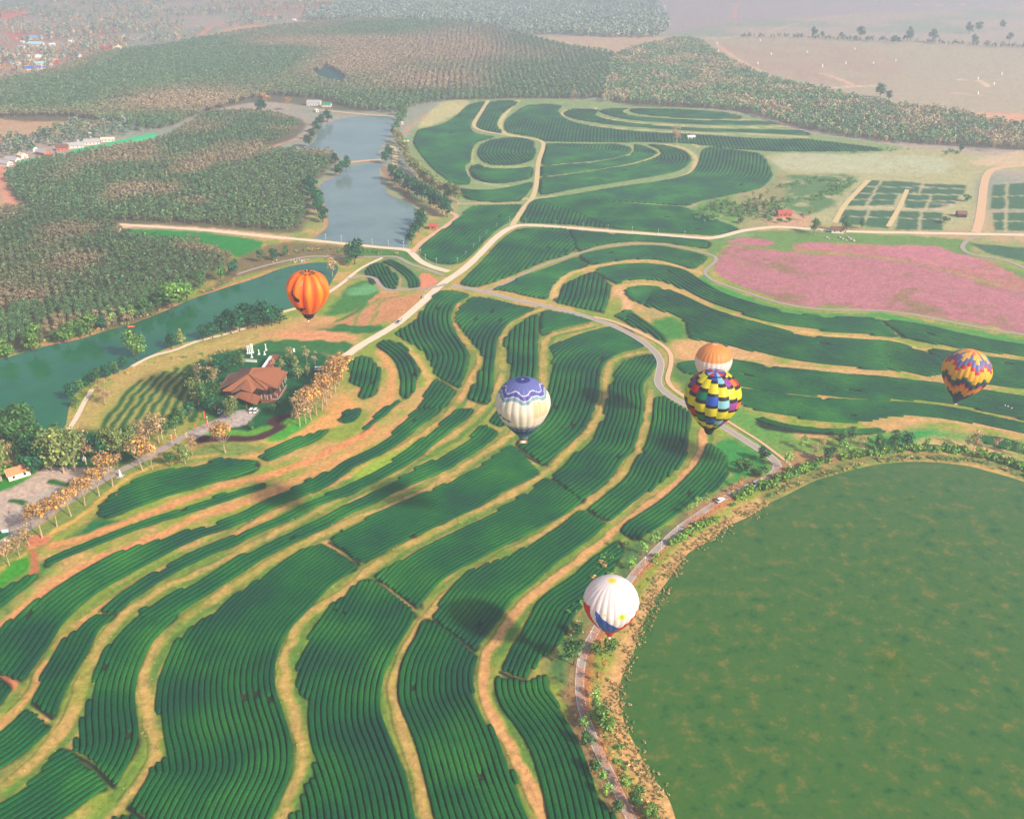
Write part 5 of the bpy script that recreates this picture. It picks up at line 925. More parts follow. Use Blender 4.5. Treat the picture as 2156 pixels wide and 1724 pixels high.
def balloon(name, label, cx, cy, rpx, colf, ngore, bulge, prof=PROF, mouth=None, bz=1.62, bw=1.4, tilt=0.0, skirt_c=(30,30,36), Rm=8.5, ppl=2, pd='', sub=6, basket_c='wicker', rows=110):
    depth = FPX*Rm/rpx; a = (cx-1078)/FPX; b = (862-cy)/FPX
    loc = Vector((a*depth, (CP+b*SP)*depth, CAMH+(-SP+b*CP)*depth)); e = empty(name, loc)
    e.rotation_euler = (0, tilt, 0)
    pr = catmull(prof, 8); s = np.r_[0, np.cumsum(np.linalg.norm(np.diff(pr, axis=0), axis=1))]; t = np.linspace(0, s[-1], rows+1); r = np.interp(t, s, pr[:, 0]); z = np.interp(t, s, pr[:, 1])
    na = ngore*sub; psi0 = math.atan2(-loc.y, -loc.x); ang = np.arange(na)*2*math.pi/na
    fr = (np.arange(na) % sub)/sub; bl = 1+bulge*(np.sin(math.pi*fr)-.55)
    # bulges fade at crown and mouth
    fade = np.clip(t/.5, 0, 1)*np.clip((s[-1]-t)/.35+.2, 0, 1)
    RR = r[:, None]*(1+(bl-1)[None]*fade[:, None]); psi = ang+psi0-math.pi/ngore
    V = np.stack([RR*np.cos(psi)[None], RR*np.sin(psi)[None], np.repeat(z[:, None], na, 1)], 2).reshape(-1, 3)*Rm
    i = np.arange(rows)[:, None]*na; j = np.arange(na)[None]; j2 = (j+1) % na; F = np.stack([i+j, i+na+j, i+na+j2, i+j2], 2).reshape(-1, 4)
    cols = np.zeros((rows, na, 3)); zm = (z[:-1]+z[1:])/2; tm = (t[:-1]+t[1:])/2; rm = (r[:-1]+r[1:])/2
    am = np.degrees(ang+math.pi/na-math.pi/ngore); am = (am+180) % 360-180; gi = np.arange(na)//sub; gi = np.where(gi > ngore//2, gi-ngore, gi)
    for p in range(rows):
        for q in range(na): cols[p, q] = lin(colf(float(am[q]), int(gi[q]), float(zm[p]), float(tm[p]), float(rm[p]), float(s[-1])))
    link('envelope', npmesh('envelope', V, F, cloth, True, fcol=cols.reshape(-1, 3)), e)
    zb = -bz*Rm; r0 = r[-1]*Rm; z0 = z[-1]*Rm; sk = MB(); sk.lathe([(r0*.98, z0+.1), (r0*.9, z0-.5), (r0*.72, z0-1.3), (r0*.55, z0-1.7 if r0 < 2.2 else z0-2.6)], 20)
    m_ = bpy.data.meshes.new('skirt'); skm = mat(name+' skirt', skirt_c, .6); sk.f = [f for f in sk.f if len(f) == 4]; sk.m = [0]*len(sk.f); sk.build('skirt', skm, e)
    w = bw/2; b_ = MB(); b_.box(-w, w, -w*.8, w*.8, zb-.6, zb+.5); bk = b_.build('basket', M[basket_c], e)
    rim = MB()
    for x0, x1, y0, y1 in ((-w-.06, w+.06, -w*.8-.07, -w*.8+.02), (-w-.06, w+.06, w*.8-.02, w*.8+.07)): rim.box(x0, x1, y0, y1, zb+.5, zb+.62)
    for x0, x1 in ((-w-.07, -w+.02), (w-.02, w+.07)): rim.box(x0, x1, -w*.8+.021, w*.8-.021, zb+.503, zb+.617)
    rim.build('rim', M['wood'], bk)
    pn = MB(); pn.box(-w*.5, w*.5, -w*.8-.05, -w*.8-.004, zb-.4, zb+.3); pn.build('banner_panel', M['white'], bk)
    fr_ = MB(); zt = zb+2.0
    for sx in (-1, 1):
        for sy in (-1, 1): fr_.tube((sx*w, sy*w*.8, zb+.5), (sx*w*.6, sy*w*.5, zt), .04, .035, 6)
    fr_.box(-w*.62, w*.62, -w*.52, w*.52, zt, zt+.08); fr_.build('burner_frame', M['metal'], e)
    bu = MB(); bu.lathe([(.12, 0), (.2, .15), (.2, .4), (.13, .5)], 10, (-.25, 0, zt+.1)); bu.lathe([(.12, 0), (.2, .15), (.2, .4), (.13, .5)], 10, (.25, 0, zt+.1)); bu.build('burner', M['metal'], e)
    rp = MB()
    for k in range(12):
        A = k*math.pi/6; rp.tube((math.cos(A)*w*.6*1.0, math.sin(A)*w*.5, zt), (math.cos(A)*r0*.97, math.sin(A)*r0*.97, z0), .018, .018, 4)
    rp.build('suspension_lines', M['rope'], e)
    for k in range(ppl):
        off = Vector(((k-(ppl-1)/2)*bw*.3, .1*(-1)**k, zb-.55)); off.rotate(e.rotation_euler)
        sh = ['red', 'white', 'black', 'blue'][(k+int(cx)) % 4]
        person(0, 0, f'{ordinal(k+1)} person from the left in the basket of the {pd}, {sh} shirt', sh, 'passengers in the balloon baskets', pos=loc+off, rz=rng.uniform(0, 6), pose=1)
    return tag(e, label, 'hot air balloon', 'hot air balloons')
def col_lav(a, g, z, t, r, T):
    w = -.06*math.cos(math.radians((a-5)*360/54)); z1 = .65+w
    if r < .28 and z > .5: return (222,200,200) if r < .045 else ((66,76,150) if (int(a*1.2) % 3) else (40,44,110))
    if z > z1: return (112,118,180)
    if z > z1-.028: return (236,226,236)
    if z > z1-.15: return (92,94,166)
    if z > z1-.172: return (226,222,230)
    if z > z1-.29: return (136,164,170)
    if z > z1-.31: return (232,230,230)
    zb = -.66+.03*math.cos(math.radians(a*3.2))
    if z > zb:
        if 20 < a < 62 and -.26 < z < z1-.33: return (222,168,112) if (abs(a-32) < 1.2 and z < .25 and int(z*30) % 2) or abs(a-38) < .7 else (238,204,162)
        if -66 < a < -26 and abs(z+.36-(a+46)*-.003) < .035+.02*math.sin(a*.5): return (30,50,96)
        if -62 < a < -40 and 0 < z < .2 and (int(a*.8)+int(z*40)) % 3 == 0: return (190,186,186)
        return (240,226,206)
    if z > zb-.09: return (150,164,166)
    if z > zb-.11: return (232,228,228)
    if z > zb-.21: return (34,54,112)
    if z > zb-.23: return (226,224,226)
    return (44,84,136) if z > -1.2 else (100,130,140)
def col_white(a, g, z, t, r, T):
    if z > .8:
        if r < .12: return (240,226,60)
        ray = abs(((a+11.25) % 22.5)-11.25)
        if r < .24 and ray < 3.5*(.24-r)/.12+.5: return (244,220,110)
    da, dz = (a-25)*math.cos(math.radians(25))*.0165, z-.02; d = math.hypot(da, dz)
    if d < .095: return (196,220,30)
    if d < .175 and abs(((math.degrees(math.atan2(dz, da))+22.5) % 45)-22.5) < 10: return (244,224,120)
    if math.hypot((a+11)*.0165, z-.1) < .045: return (244,206,120)
    if math.hypot((a-62)*.0165, z-.22) < .04: return (248,224,120)
    if z < -1.06: return (214,34,32)
    if a > 22.5 and a < 150:
        if z < -.66+(a-22.5)*.0115+.0*a: return (214,40,34) if a < 78 or z < -.1 else (236,228,226)
    le = -32+(.2-z)*5.2
    if le < a <= 22.5 and z < .2-(a+32)*.0158+.0001*(a+32)**2*.3: return (52,98,186)
    if -150 < a < -47+(.19-z)*12 and z < .19-(-47-a)*.004 and a < -30: return (214,40,36)
    return (244,236,232)
CK = [(40,84,190),(140,200,214),(156,72,158),(238,116,48),(204,34,36),(0,116,78),(40,84,190),(140,200,214),(156,72,158),(238,116,48),(204,34,36),(130,60,140),(206,30,34),(0,118,80)]
def col_check(a, g, z, t, r, T):
    if t < .06: return (60,90,190)
    if t < .32: return [(62,92,196),(150,190,220),(220,50,40),(150,60,150),(70,90,190),(150,190,220),(214,50,40)][g % 7]
    if t < .36: return (50,36,40)
    if t > T-.42: return (34,28,30) if t > T-.34 or g % 3 else (222,180,40)
    q = (t-.62-g*.13) % .91
    if q < .36: return (228,214,40) if g >= 0 or q < .36 else (236,200,30)
    if q < .49: return (44,34,36)
    if q < .78: return CK[g % 14]
    return (44,34,36)
def col_chev(a, g, z, t, r, T):
    k = g % 4; tri = [0, 1, 2, 1][k]*.145; zz = z+tri
    if r < .34 and z > .5 and r > .06 and (g % 4 in (0, 1)): return (240,124,44)
    if r < .36 and z > .5: return (246,190,104)
    if zz > .86: return (244,196,86)
    if zz > .6: return (112,116,172)
    if zz > .47: return (214,44,40)
    if zz > .02: return (246,186,50)
    if zz > -.07: return (50,120,54)
    if zz > -.32: return (56,62,104)
    if zz > -.42: return (234,92,36)
    if zz > -.78: return (244,160,48)
    if zz > -.86: return (40,86,60)
    return (34,60,88)
def col_ow(a, g, z, t, r, T):
    if r < .14 and z > .5: return (240,196,150)
    return (232,150,70) if z > .17 else (240,226,222)
def col_pump(a, g, z, t, r, T):
    if z > .6 and .14 < r < .40 and abs(((a+18) % 36)-18) > (.40-r)*0+3 and abs(((a) % 36)-18) < 11: return (46,26,30)
    # carved eyes: one looks left of the camera, its twin round the far side
    for c in (-42, -124):
        u = (a-c)*(1 if c == -42 else -1)
        if -15 < u < 15 and z < .14-(u+15)*.0115 and z > -.40+max(0, (-u-5))*.02: return (44,24,30)
    zm = -.86-.0016*(a+87)**2*.12
    if -150 < a < -14:
        w = .10+(.06 if int((a+200)/11) % 2 else -.03); zl = -.98+.16*((a+82)/68)**2
        if abs(z-zl) < w*.75: return (44,24,30)
    f = .5+.5*math.cos(math.radians(a*10)); return (250,100+int(54*f),14)  # lobe centres yellower than the seams: light through the cloth painted in
balloon('hot_air_balloon', 'lavender and cream balloon with wavy blue bands, over the middle plots', 1101, 845, 57.7, col_lav, 22, .035, bz=1.63, bw=2.4, ppl=4, pd='lavender and cream balloon', skirt_c=(70,110,120), tilt=R(-1), sub=8)
balloon('hot_air_balloon', 'white balloon with blue and red flag wedges above the lake road', 1286.6, 1263.4, 58.2, col_white, 24, .04, bz=1.72, bw=1.25, ppl=3, pd='white balloon', skirt_c=(196,40,36), sub=8, tilt=R(-1))
balloon('hot_air_balloon', 'checkered balloon of yellow, black, blue and red blocks', 1501.4, 830, 58.7, col_check, 14, .06, bz=1.53, bw=1.4, ppl=2, pd='checkered balloon', skirt_c=(40,30,32), sub=8)
balloon('hot_air_balloon', 'balloon with zigzag bands of yellow, red and navy at the right', 2036.3, 778.2, 48.6, col_chev, 28, .04, bz=1.62, bw=1.4, ppl=2, pd='zigzag balloon', skirt_c=(40,80,100), tilt=R(5), sub=4)
balloon('hot_air_balloon', 'orange topped balloon with white lower half, partly behind the checkered one', 1502.3, 756.9, 38.6, col_ow, 24, .03, bz=1.60, bw=1.4, ppl=2, pd='orange and white balloon', skirt_c=(230,220,214), sub=6)
balloon('hot_air_balloon', 'orange pumpkin balloon with carved face drifting over the pond', 648, 607, 42.5, col_pump, 10, .17, prof=PUMP, bz=1.72, bw=1.35, ppl=2, pd='pumpkin balloon', skirt_c=(36,28,34), tilt=R(4), sub=16)
# ---------------------------------------------------------------- vehicles
def wheels(e, L, wd, r=.33, wx=.3):
    for sx in (-1, 1):
        for sy in (-1, 1):
            b = MB(); b.lathe([(r*.6, -.1), (r*.97, -.1), (r, -.05), (r, .05), (r*.97, .1), (r*.6, .1)], 16); me = b.mesh('wheel', M['tyre']); me.transform(Matrix.Rotation(R(90), 4, 'X'))
            w = link('wheel', me, e, (sx*L*wx, sy*(wd/2-.1), r)); h = MB(); h.lathe([(r*.2, -.11), (r*.58, -.105), (r*.58, .105), (r*.2, .11)], 12); hm = h.mesh('rim', M['metal']); hm.transform(Matrix.Rotation(R(90), 4, 'X')); link('rim', hm, w)
def car(x, y, to, label, kind_='car', col=(236,232,228)):
    p = gd(x, y, .12); q = gd(*to, .12); e = empty('parked_car', p, math.atan2(q.y-p.y, q.x-p.x)); pm = mat('car paint', col, .25, spec=.6)
    L, wd = (5.1, 1.85) if kind_ == 'pickup' else (4.5, 1.78) if kind_ == 'car' else (5.0, 1.9)
    b = MB(); h = wd/2; x0, x1 = -L/2, L/2
    b.prism([(x0, .38), (x1, .38), (x1+.03, .62), (x1-.1, .84), (x1-1.15, .97), (x0+.1, 1.0), (x0, .8)], -h, h)
    bo = b.build('body', pm, e)
    md = bo.modifiers.new('bevel', 'BEVEL'); md.width = .07; md.segments = 2
    cb = MB(); c = {'pickup': [(-.7, .97), (x1-1.2, .96), (x1-1.85, 1.5), (-.45, 1.55)], 'car': [(x0+.35, .98), (x1-1.1, .96), (x1-1.75, 1.42), (x0+1.0, 1.44)], 'van': [(x0+.06, .98), (x1-.75, .96), (x1-1.3, 1.75), (x0+.2, 1.8)]}[kind_]
    cb.prism(c, -h+.13, h-.13); cab = cb.build('cabin', M['glass'], e); rf = MB(); (ax, az), (bx, bz_) = c[2], c[3]; rf.box(bx-.03, ax+.05, -h+.1, h-.1, max(az, bz_)-.02, max(az, bz_)+.06); rf.build('roof', pm, e)
    if kind_ == 'pickup':
        bd = MB(); bd.box(x0+.12, -.75, -h+.14, h-.14, 1.003, 1.02); bd.build('cargo_bed', M['black'], e)
    for s in (-1, 1):
        l_ = MB(); l_.box(x1-.1, x1+.045, s*h*.6-.16, s*h*.6+.16, .62, .76); l_.build('headlight', M['metal'], e); t_ = MB(); t_.box(x0-.02, x0+.08, s*h*.75-.1, s*h*.75+.1, .62, .8); t_.build('tail_light', M['red'], e)
    wheels(e, L, wd); return tag(e, label, 'car')
car(1589, 1021, (1600, 1013), 'silver pickup truck on the lake road near its upper bend', 'pickup', (206,206,210))
car(1516, 1055, (1530, 1047), 'white car on the leaf-strewn lake road, left of the silver pickup', 'car')
car(894, 626, (900, 621), 'white car parked beside the farm road just below the roundabout', 'car')
car(840, 679, (846, 674), 'grey pickup on the farm road, halfway down', 'pickup', (180,180,186))
car(672, 779, (680, 779), 'white van parked between trees right of the restaurant', 'van')
def cart(x, y, rz, label):
    e = empty('golf_cart', gd(x, y, .13), rz); b = MB(); b.prism([(-1.5, .3), (1.5, .3), (1.55, .6), (1.0, .85), (.75, .5), (-.5, .5), (-.6, .85), (-1.5, .9)], -.6, .6); b.build('body', M['white'], e)
    for xx in (-.75, .0): s = MB(); s.box(xx-.25, xx+.25, -.5, .5, .53, .8); s.box(xx-.3, xx-.2, -.5, .5, .8, 1.2); s.build('seat', M['black'], e)
    r_ = MB(); r_.box(-1.45, 1.1, -.65, .65, 1.85, 1.95); r_.build('canopy', M['white'], e); f = MB()
    for xx in (-1.35, 1.0):
        for yy in (-.56, .56): f.tube((xx, yy, .8), (xx, yy, 1.85), .03, .03, 5)
    f.build('canopy_posts', M['metal'], e); wheels(e, 2.9, 1.2, .25, .33); return tag(e, label, 'golf cart', 'golf carts on the forecourt')
cart(529, 868, R(-95), 'white golf cart on the forecourt, left of the adjacent pair'); cart(538, 868, R(-95), 'white golf cart on the forecourt, right of the adjacent pair'); cart(463, 869, R(-100), 'white golf cart by itself under the tree shade')
def scooter(x, y, label):
    e = empty('motor_scooter', gd(x, y, 0), rng.uniform(0, 3)); b = MB(); b.prism([(-.7, .35), (.35, .28), (.55, .9), (.42, .95), (.2, .45), (-.1, .75), (-.75, .8)], -.17, .17); b.build('body', M['white'], e)
    for xx in (-.6, .65): w = MB(); w.lathe([(.18, -.06), (.27, -.05), (.27, .05), (.18, .06)], 12); me = w.mesh('wheel', M['tyre']); me.transform(Matrix.Rotation(R(90), 4, 'X')); link('wheel', me, e, (xx, 0, .27))
    h = MB(); h.tube((.48, -.35, 1.0), (.48, .35, 1.0), .02, .02, 5); h.build('handlebar', M['black'], e); s = MB(); s.box(-.7, -.1, -.15, .15, .8, .88); s.build('seat', M['black'], e); return tag(e, label, 'scooter', 'scooters parked by the lake')
scooter(1696, 953, 'white scooter parked under the shore trees, left of two'); scooter(1704, 961, 'pale scooter parked under the shore trees, right of two')
# orange boat
def boat():
    e = empty('rowing_boat', gd(276, 689, .06), R(15)); P_ = [(-2.2, .0), (-1.9, .75), (0, .95), (1.5, .7), (2.6, 0), (1.5, -.7), (0, -.95), (-1.9, -.75)]; b = MB(); n = 8
    lo = [(x*.8, y*.6, .0) for x, y in P_]; hi = [(x, y, .6) for x, y in P_]; hi2 = [(x*.93, y*.88, .6) for x, y in P_]; lo2 = [(x*.76, y*.55, .12) for x, y in P_]
    b.add(lo+hi+hi2+lo2, [(i, (i+1) % n, n+(i+1) % n, n+i) for i in range(n)]+[(n+i, n+(i+1) % n, 2*n+(i+1) % n, 2*n+i) for i in range(n)]+[(2*n+i, 2*n+(i+1) % n, 3*n+(i+1) % n, 3*n+i) for i in range(n)]+[tuple(range(7, -1, -1)), tuple(range(3*n, 4*n))])
    b.build('hull', M['orange'], e)
    for xx in (-1.0, .6): s = MB(); s.box(xx-.15, xx+.15, -.68, .68, .42, .48); s.build('bench', M['white'], e)
    tag(e, 'small orange boat moored at the far bank of the river', 'boat')
boat()
# ---------------------------------------------------------------- restaurant
roof_m = mat('terracotta roof tiles', (150,92,60), .8, .16, 1.4, .05); roof_shade = mat('shaded roof tiles', (116,80,62), .8, .16, 1.4, .05)  # left slopes get the darker one, shade painted into the tile colour
def C6(X, Y, z=0): return gd(387.8+.1314*X, 701+.1314*Y, z)
def restaurant():
    base = C6(1050, 900); e = empty('restaurant_building', base)
    loc = lambda P_: [Vector(p)-base for p in P_]
    def slab(name, pts, m, t=.3): b = MB(); b.slab([tuple(v) for v in loc([C6(*p) for p in pts])], t); return b.build(name, m, e)
    slab('roof_slope', [(1040,655,10),(1095,556,10),(1552,545,8),(1545,590,7.6),(1662,625,6.6),(1500,890,5),(1350,862,5),(1320,908,4.8)], roof_m)
    slab('roof_slope', [(1034,655,10),(525,912,5),(712,652,6),(858,622,6.2),(893,567,6.6),(1090,556,10)], roof_shade)
    slab('roof_slope', [(1037,659,9.7),(1316,914,4.6),(1270,912,4.6),(1150,880,5),(745,932,4.6),(612,928,4.6)], roof_m)
    slab('roof_gable', [(1018,737,9.2),(1152,884,6.2),(1085,962,5.2),(914,904,5.6)], roof_m, .25)
    slab('roof_gable', [(1012,737,9.2),(906,902,5.6),(745,968,4.2),(850,860,6.2)], roof_shade, .25)
    slab('porch_roof', [(914,937,5.0),(1095,962,5.0),(1062,1118,3.3),(862,1037,3.4)], roof_m, .22)
    slab('porch_roof', [(1100,964,5.0),(1238,1020,4.4),(1160,1150,3.1),(1066,1120,3.3)], roof_m, .22)
    slab('porch_roof', [(908,937,5.0),(856,1037,3.4),(785,1065,3.2),(742,1042,3.6)], roof_shade, .22)
    slab('wing_roof', [(1385,345,4.6),(1528,343,4.6),(1398,552,4.6),(1258,552,4.6)], mat('red brown wing roof', (140,78,62), .8, .1, 1), .25)
    slab('wing_gutter', [(1366,368,4.75),(1412,370,4.75),(1290,545,4.75),(1240,545,4.75)], M['white'], .12)
    ridge = MB()
    for a, b_ in (((1037,652,10.15),(1093,553,10.15)), ((1038,653,10.15),(1320,909,4.95)), ((1036,653,10.15),(612,924,4.95)), ((1015,735,9.35),(912,903,5.75))): q = loc([C6(*a), C6(*b_)]); ridge.tube(q[0], q[1], .16, .16, 6)
    ridge.build('ridge_tiles', roof_m, e)
    # walls stand inside the eaves
    P_ = [C6(*p) for p in ((560,915,5),(870,640,5),(1500,600,5),(1600,660,5),(1450,880,5),(1300,900,5),(1150,905,5),(760,940,5))]; P_ = [Vector((p.x, p.y, 0)) for p in P_]; c = sum(P_, Vector())/len(P_)
    P_ = [c+(p-c)*.86 for p in P_]; w = MB(); w.slab([tuple(Vector((p.x, p.y, 4.9))-Vector((base.x, base.y, 0))) for p in P_], 4.9); wl_ = w.build('wall', M['dark'], e)
    n = len(P_)
    for i in range(n):
        a, b_ = P_[i], P_[(i+1) % n]; L = (b_-a).length; k = int(L/3.2); d = (b_-a).normalized(); nr = Vector((d.y, -d.x, 0))
        if (a-c).dot(nr) < 0: nr = -nr
        for j in range(k):
            m0 = a+d*(L*(j+.5)/k)+nr*.04; q = MB(); q.box(-.9, .9, -.05, .05, 0, 1.7); me = q.mesh('window', M['glass']); o = link('window', me, wl_); o.location = m0-base+Vector((0, 0, 1.5)); o.rotation_euler = (0, 0, math.atan2(d.y, d.x))
    for X, Y in ((1305,1085),(1340,1095),(1470,1055),(1500,1070),(1545,960),(1590,880),(1620,800),(1640,760),(1400,1080),(1250,1085),(1010,1235),(1170,1160)):
        b = MB(); q = C6(X, Y)-base; b.box(q.x-.22, q.x+.22, q.y-.22, q.y+.22, 0, 3.4); b.build('pillar', M['concrete'] if X > 1230 else M['wood'], e)
    dk = MB(); dk.slab([tuple(Vector(C6(*p))-base) for p in ((1120,1010,1.1),(1300,985,1.1),(1520,900,1.1),(1640,850,1.1),(1505,1080,1.1),(1400,1085,1.1),(1230,1100,1.1))], 1.1); dk.build('terrace', M['wood'], e)
    rl = MB(); pts = [(1645,850,1.1),(1505,1082,1.1),(1400,1088,1.1)]
    for a, b_ in zip(pts, pts[1:]):
        A = C6(*a)-base; B = C6(*b_)-base; rl.tube(A+Vector((0, 0, .9)), B+Vector((0, 0, .9)), .06, .06, 5); k = int((B-A).length/1.6)+1
        for j in range(k+1): q = A+(B-A)*(j/k); rl.tube(q, q+Vector((0, 0, .9)), .04, .04, 4)
    rl.build('railing', M['white'], e)
    st = MB()
    for j in range(5): q = C6(1240, 1100-j*16)-base; st.box(q.x-1.3, q.x+1.3, q.y-.2, q.y+.2, 0, .22*(j+1))
    st.build('steps', M['concrete'], e)
    tag(e, 'large restaurant with overlapping terracotta gable roofs and raised terrace', 'building')
restaurant()
def gable(name, label, cat, x, y, w, d, h, rz, roofm, wallm, group=None, rh=.35, wins=2, eav=.5, z=0):
    e = empty(name, gd(x, y), rz); b = MB(); b.prism([(-w/2, 0), (w/2, 0), (w/2, h), (0, h+w*rh*.92), (-w/2, h)], -d/2, d/2); wa = b.build('wall', wallm, e)
    ww = w/2+eav
    r_ = MB(); zl = h-eav*rh*1.6; zt = h+w*rh+.12
    r_.add([(-ww, -d/2-eav, zl), (0, -d/2-eav, zt), (ww, -d/2-eav, zl), (-ww, d/2+eav, zl), (0, d/2+eav, zt), (ww, d/2+eav, zl), (-ww, -d/2-eav, zl-.15), (0, -d/2-eav, zt-.17), (ww, -d/2-eav, zl-.15), (-ww, d/2+eav, zl-.15), (0, d/2+eav, zt-.17), (ww, d/2+eav, zl-.15)],
        [(0, 1, 4, 3), (1, 2, 5, 4), (6, 9, 10, 7), (7, 10, 11, 8), (0, 3, 9, 6), (2, 8, 11, 5), (0, 6, 7, 1), (1, 7, 8, 2), (3, 4, 10, 9), (4, 5, 11, 10)]); r_.build('roof', roofm, e)
    q = MB(); q.box(-.5, .5, -d/2-.04, -d/2+.02, 0, 2.05); q.build('door', M['wood'], e)
    for k in range(wins): q = MB(); xx = (-1 if k % 2 else 1)*w*.3; q.box(xx-.5, xx+.5, -d/2-.04, -d/2+.02, 1.0, 2.0); q.build('window', M['glass'], e)
    for k in range(max(0, int(d/3.5))): q = MB(); yy = -d/2+(k+.5)*d/max(1, int(d/3.5)); q.box(-w/2-.04, -w/2+.02, yy-.5, yy+.5, 1.0, 2.0); q.build('window', M['glass'], e)
    return tag(e, label, cat, group)
RM = {k: mat(k+' metal roof', v, .5, .08, .5) for k, v in {'blue': (70,110,190), 'sky blue': (120,170,226), 'cyan': (170,216,220), 'red': (184,84,74), 'white': (240,234,226), 'orange': (222,140,96), 'grey': (176,170,170), 'green': (60,140,96), 'cream': (240,214,176), 'brown': (120,84,70)}.items()}
WALLS = mat('pale plaster wall', (230,212,196), .9, .1, 1); brick = mat('orange brick wall', (190,110,80), .9, .15, 2)
V8 = [(795,185,'white',9),(910,160,'white',8),(990,158,'blue',9),(1112,160,'white',9),(550,262,'sky blue',20),(545,355,'cyan',22),(740,240,'blue',14),(1110,282,'sky blue',16),(1090,325,'white',13),(1400,325,'red',14),(1462,408,'white',9),(1595,412,'red',20),(1785,425,'cream',24),(1603,512,'sky blue',13),(1165,532,'blue',16),(1080,575,'cream',10),(965,530,'white',8),(545,560,'white',20),(690,588,'red',14),(485,632,'white',11),(620,655,'cyan',14),(800,602,'grey',14),(780,655,'white',6),(520,728,'blue',18),(240,537,'white',11),(210,640,'sky blue',10),(290,655,'cream',9),(60,690,'orange',15),(650,412,'grey',14),(340,402,'grey',14),(800,365,'white',12),(350,325,'white',9),(600,397,'white',6),(665,702,'white',8),(420,706,'cream',8),(865,625,'red',12),(30,480,'cyan',8),(1450,545,'orange',9),(1250,300,'orange',10),(380,520,'red',10)]
V8.sort(); ccount = {}
for i, (X, Y, c, w) in enumerate(V8):
    ccount[c] = ccount.get(c, 0)+1
    gable('village_house', f'{ordinal(ccount[c])} {c}-roofed house from the left in the far hazy village', 'house', X*.1384, 44.7+Y*.1384+2, w*.62, w*.9 if w < 18 else w*1.3, 3.2, R(rng.choice([80, 95, 70, 10, 100])), RM[c], WALLS if c not in ('red', 'orange') else brick, 'houses in the far village', .28, 1, .5)
for (x, y, w, d, h, rz, c, wm_, lab) in [(186,289,7,9,3.5,20,'white',WALLS,'small white-roofed shed behind the green net shelter'),(188,304,8,22,3.2,105,'grey',WALLS,'long grey-roofed shed beside the green net shelter'),(160,311,8,16,3.2,108,'grey',WALLS,'second grey shed left of the long one'),(132,316,8,12,3.4,112,'brown',brick,'brown hip-like roofed shed touching the net shelter'),
   (92,326,8,14,3.4,60,'grey',brick,'brick shed with grey roof left of the net shelter'),(70,318,6,9,3.2,60,'green',WALLS,'green-roofed shed above the brick one'),(48,332,7,10,3.2,50,'cream',WALLS,'cream-roofed shed left of the brick one'),(28,341,8,14,3,70,'grey',WALLS,'grey shed row near the left edge'),(10,348,7,14,3,70,'grey',WALLS,'last grey shed at the left edge'),(228,298,5,14,3,100,'cream',WALLS,'low cream shed right of the long grey one'),
   (662,222,9,18,4,85,'grey',WALLS,'grey farm building by the upper lake'),(688,225,7,12,3.4,85,'green',WALLS,'green-roofed farm building by the upper lake'),(667,236,4,5,3,30,'white',WALLS,'small white gabled hut on the far dam'),(1048,256+0,1,1,1,0,'white',WALLS,''),
   (1651,455,7,11,3,88,'red',brick,'brown-red roofed nursery house among scrub trees'),(2023,456,6,7,3,85,'brown',M['dark'],'dark timber pavilion with peaked roof beside the east road'),(1762,489,6,9,2.6,80,'brown',WALLS,'thatched hut beside the pale road above the meadow'),(913,482,5,6,3,80,'red',brick,'red-roofed boathouse on the lake shore track'),
   (39,1001,6,9,3,128,'orange',WALLS,'orange-roofed guard house in bright grass, lower left'),(1042,258,1,1,1,0,'white',WALLS,''),(620,45,7,8,3,70,'white',WALLS,'lone red and white house on the far hill'),(424,404,1,1,1,0,'white',WALLS,''),(845,262,4,5,2.6,80,'cream',WALLS,'tiny cream hut by the upper lake trees'),(855,298,4,6,2.6,100,'green',WALLS,'tiny green-roofed hut on the upper lake shore'),(1455,292,4,8,2.4,95,'white',WALLS,'small white open shed in the northern tea fields')]:
    if w > 1: gable('shed', lab, 'house' if 'house' in lab else 'shed', x, y, w, d, h, R(rz), RM[c], wm_, 'farm buildings', .3, 1, .5)
def netshelter(D0, D1, w, label):
    a = gd(*D0); b = gd(*D1); L = (b-a).length; e = empty('net_shelter', (a+b)/2, math.atan2(b.y-a.y, b.x-a.x)); net = mat('green shade net', (44,170,110), .7, .2, .3)
    for s in (-1, 1): q = MB(); q.slab([(-L/2, s*w/2, 2.6), (L/2, s*w/2, 2.6), (L/2, s*.06, 4.2), (-L/2, s*.06, 4.2)][::s], .12); q.build('net_roof', net, e)
    q = MB(); q.box(-L/2, L/2, -w/2-.05, -w/2, 0, 2.45); q.build('side_net', net, e); n = int(L/8)
    for k in range(n+1):
        for s in (-1, 1): q = MB(); q.tube((-L/2+k*L/n, s*(w/2-.2), 0), (-L/2+k*L/n, s*(w/2-.2), 2.6), .07, .07, 5); q.build('post', M['metal'], e)
    tag(e, label, 'shelter', 'green net shelters')
netshelter((150,325), (325,288), 13, 'long bright green net shelter along the plantation edge'); netshelter((44,347), (100,338), 7, 'short green net shelter at the far left of the sheds')
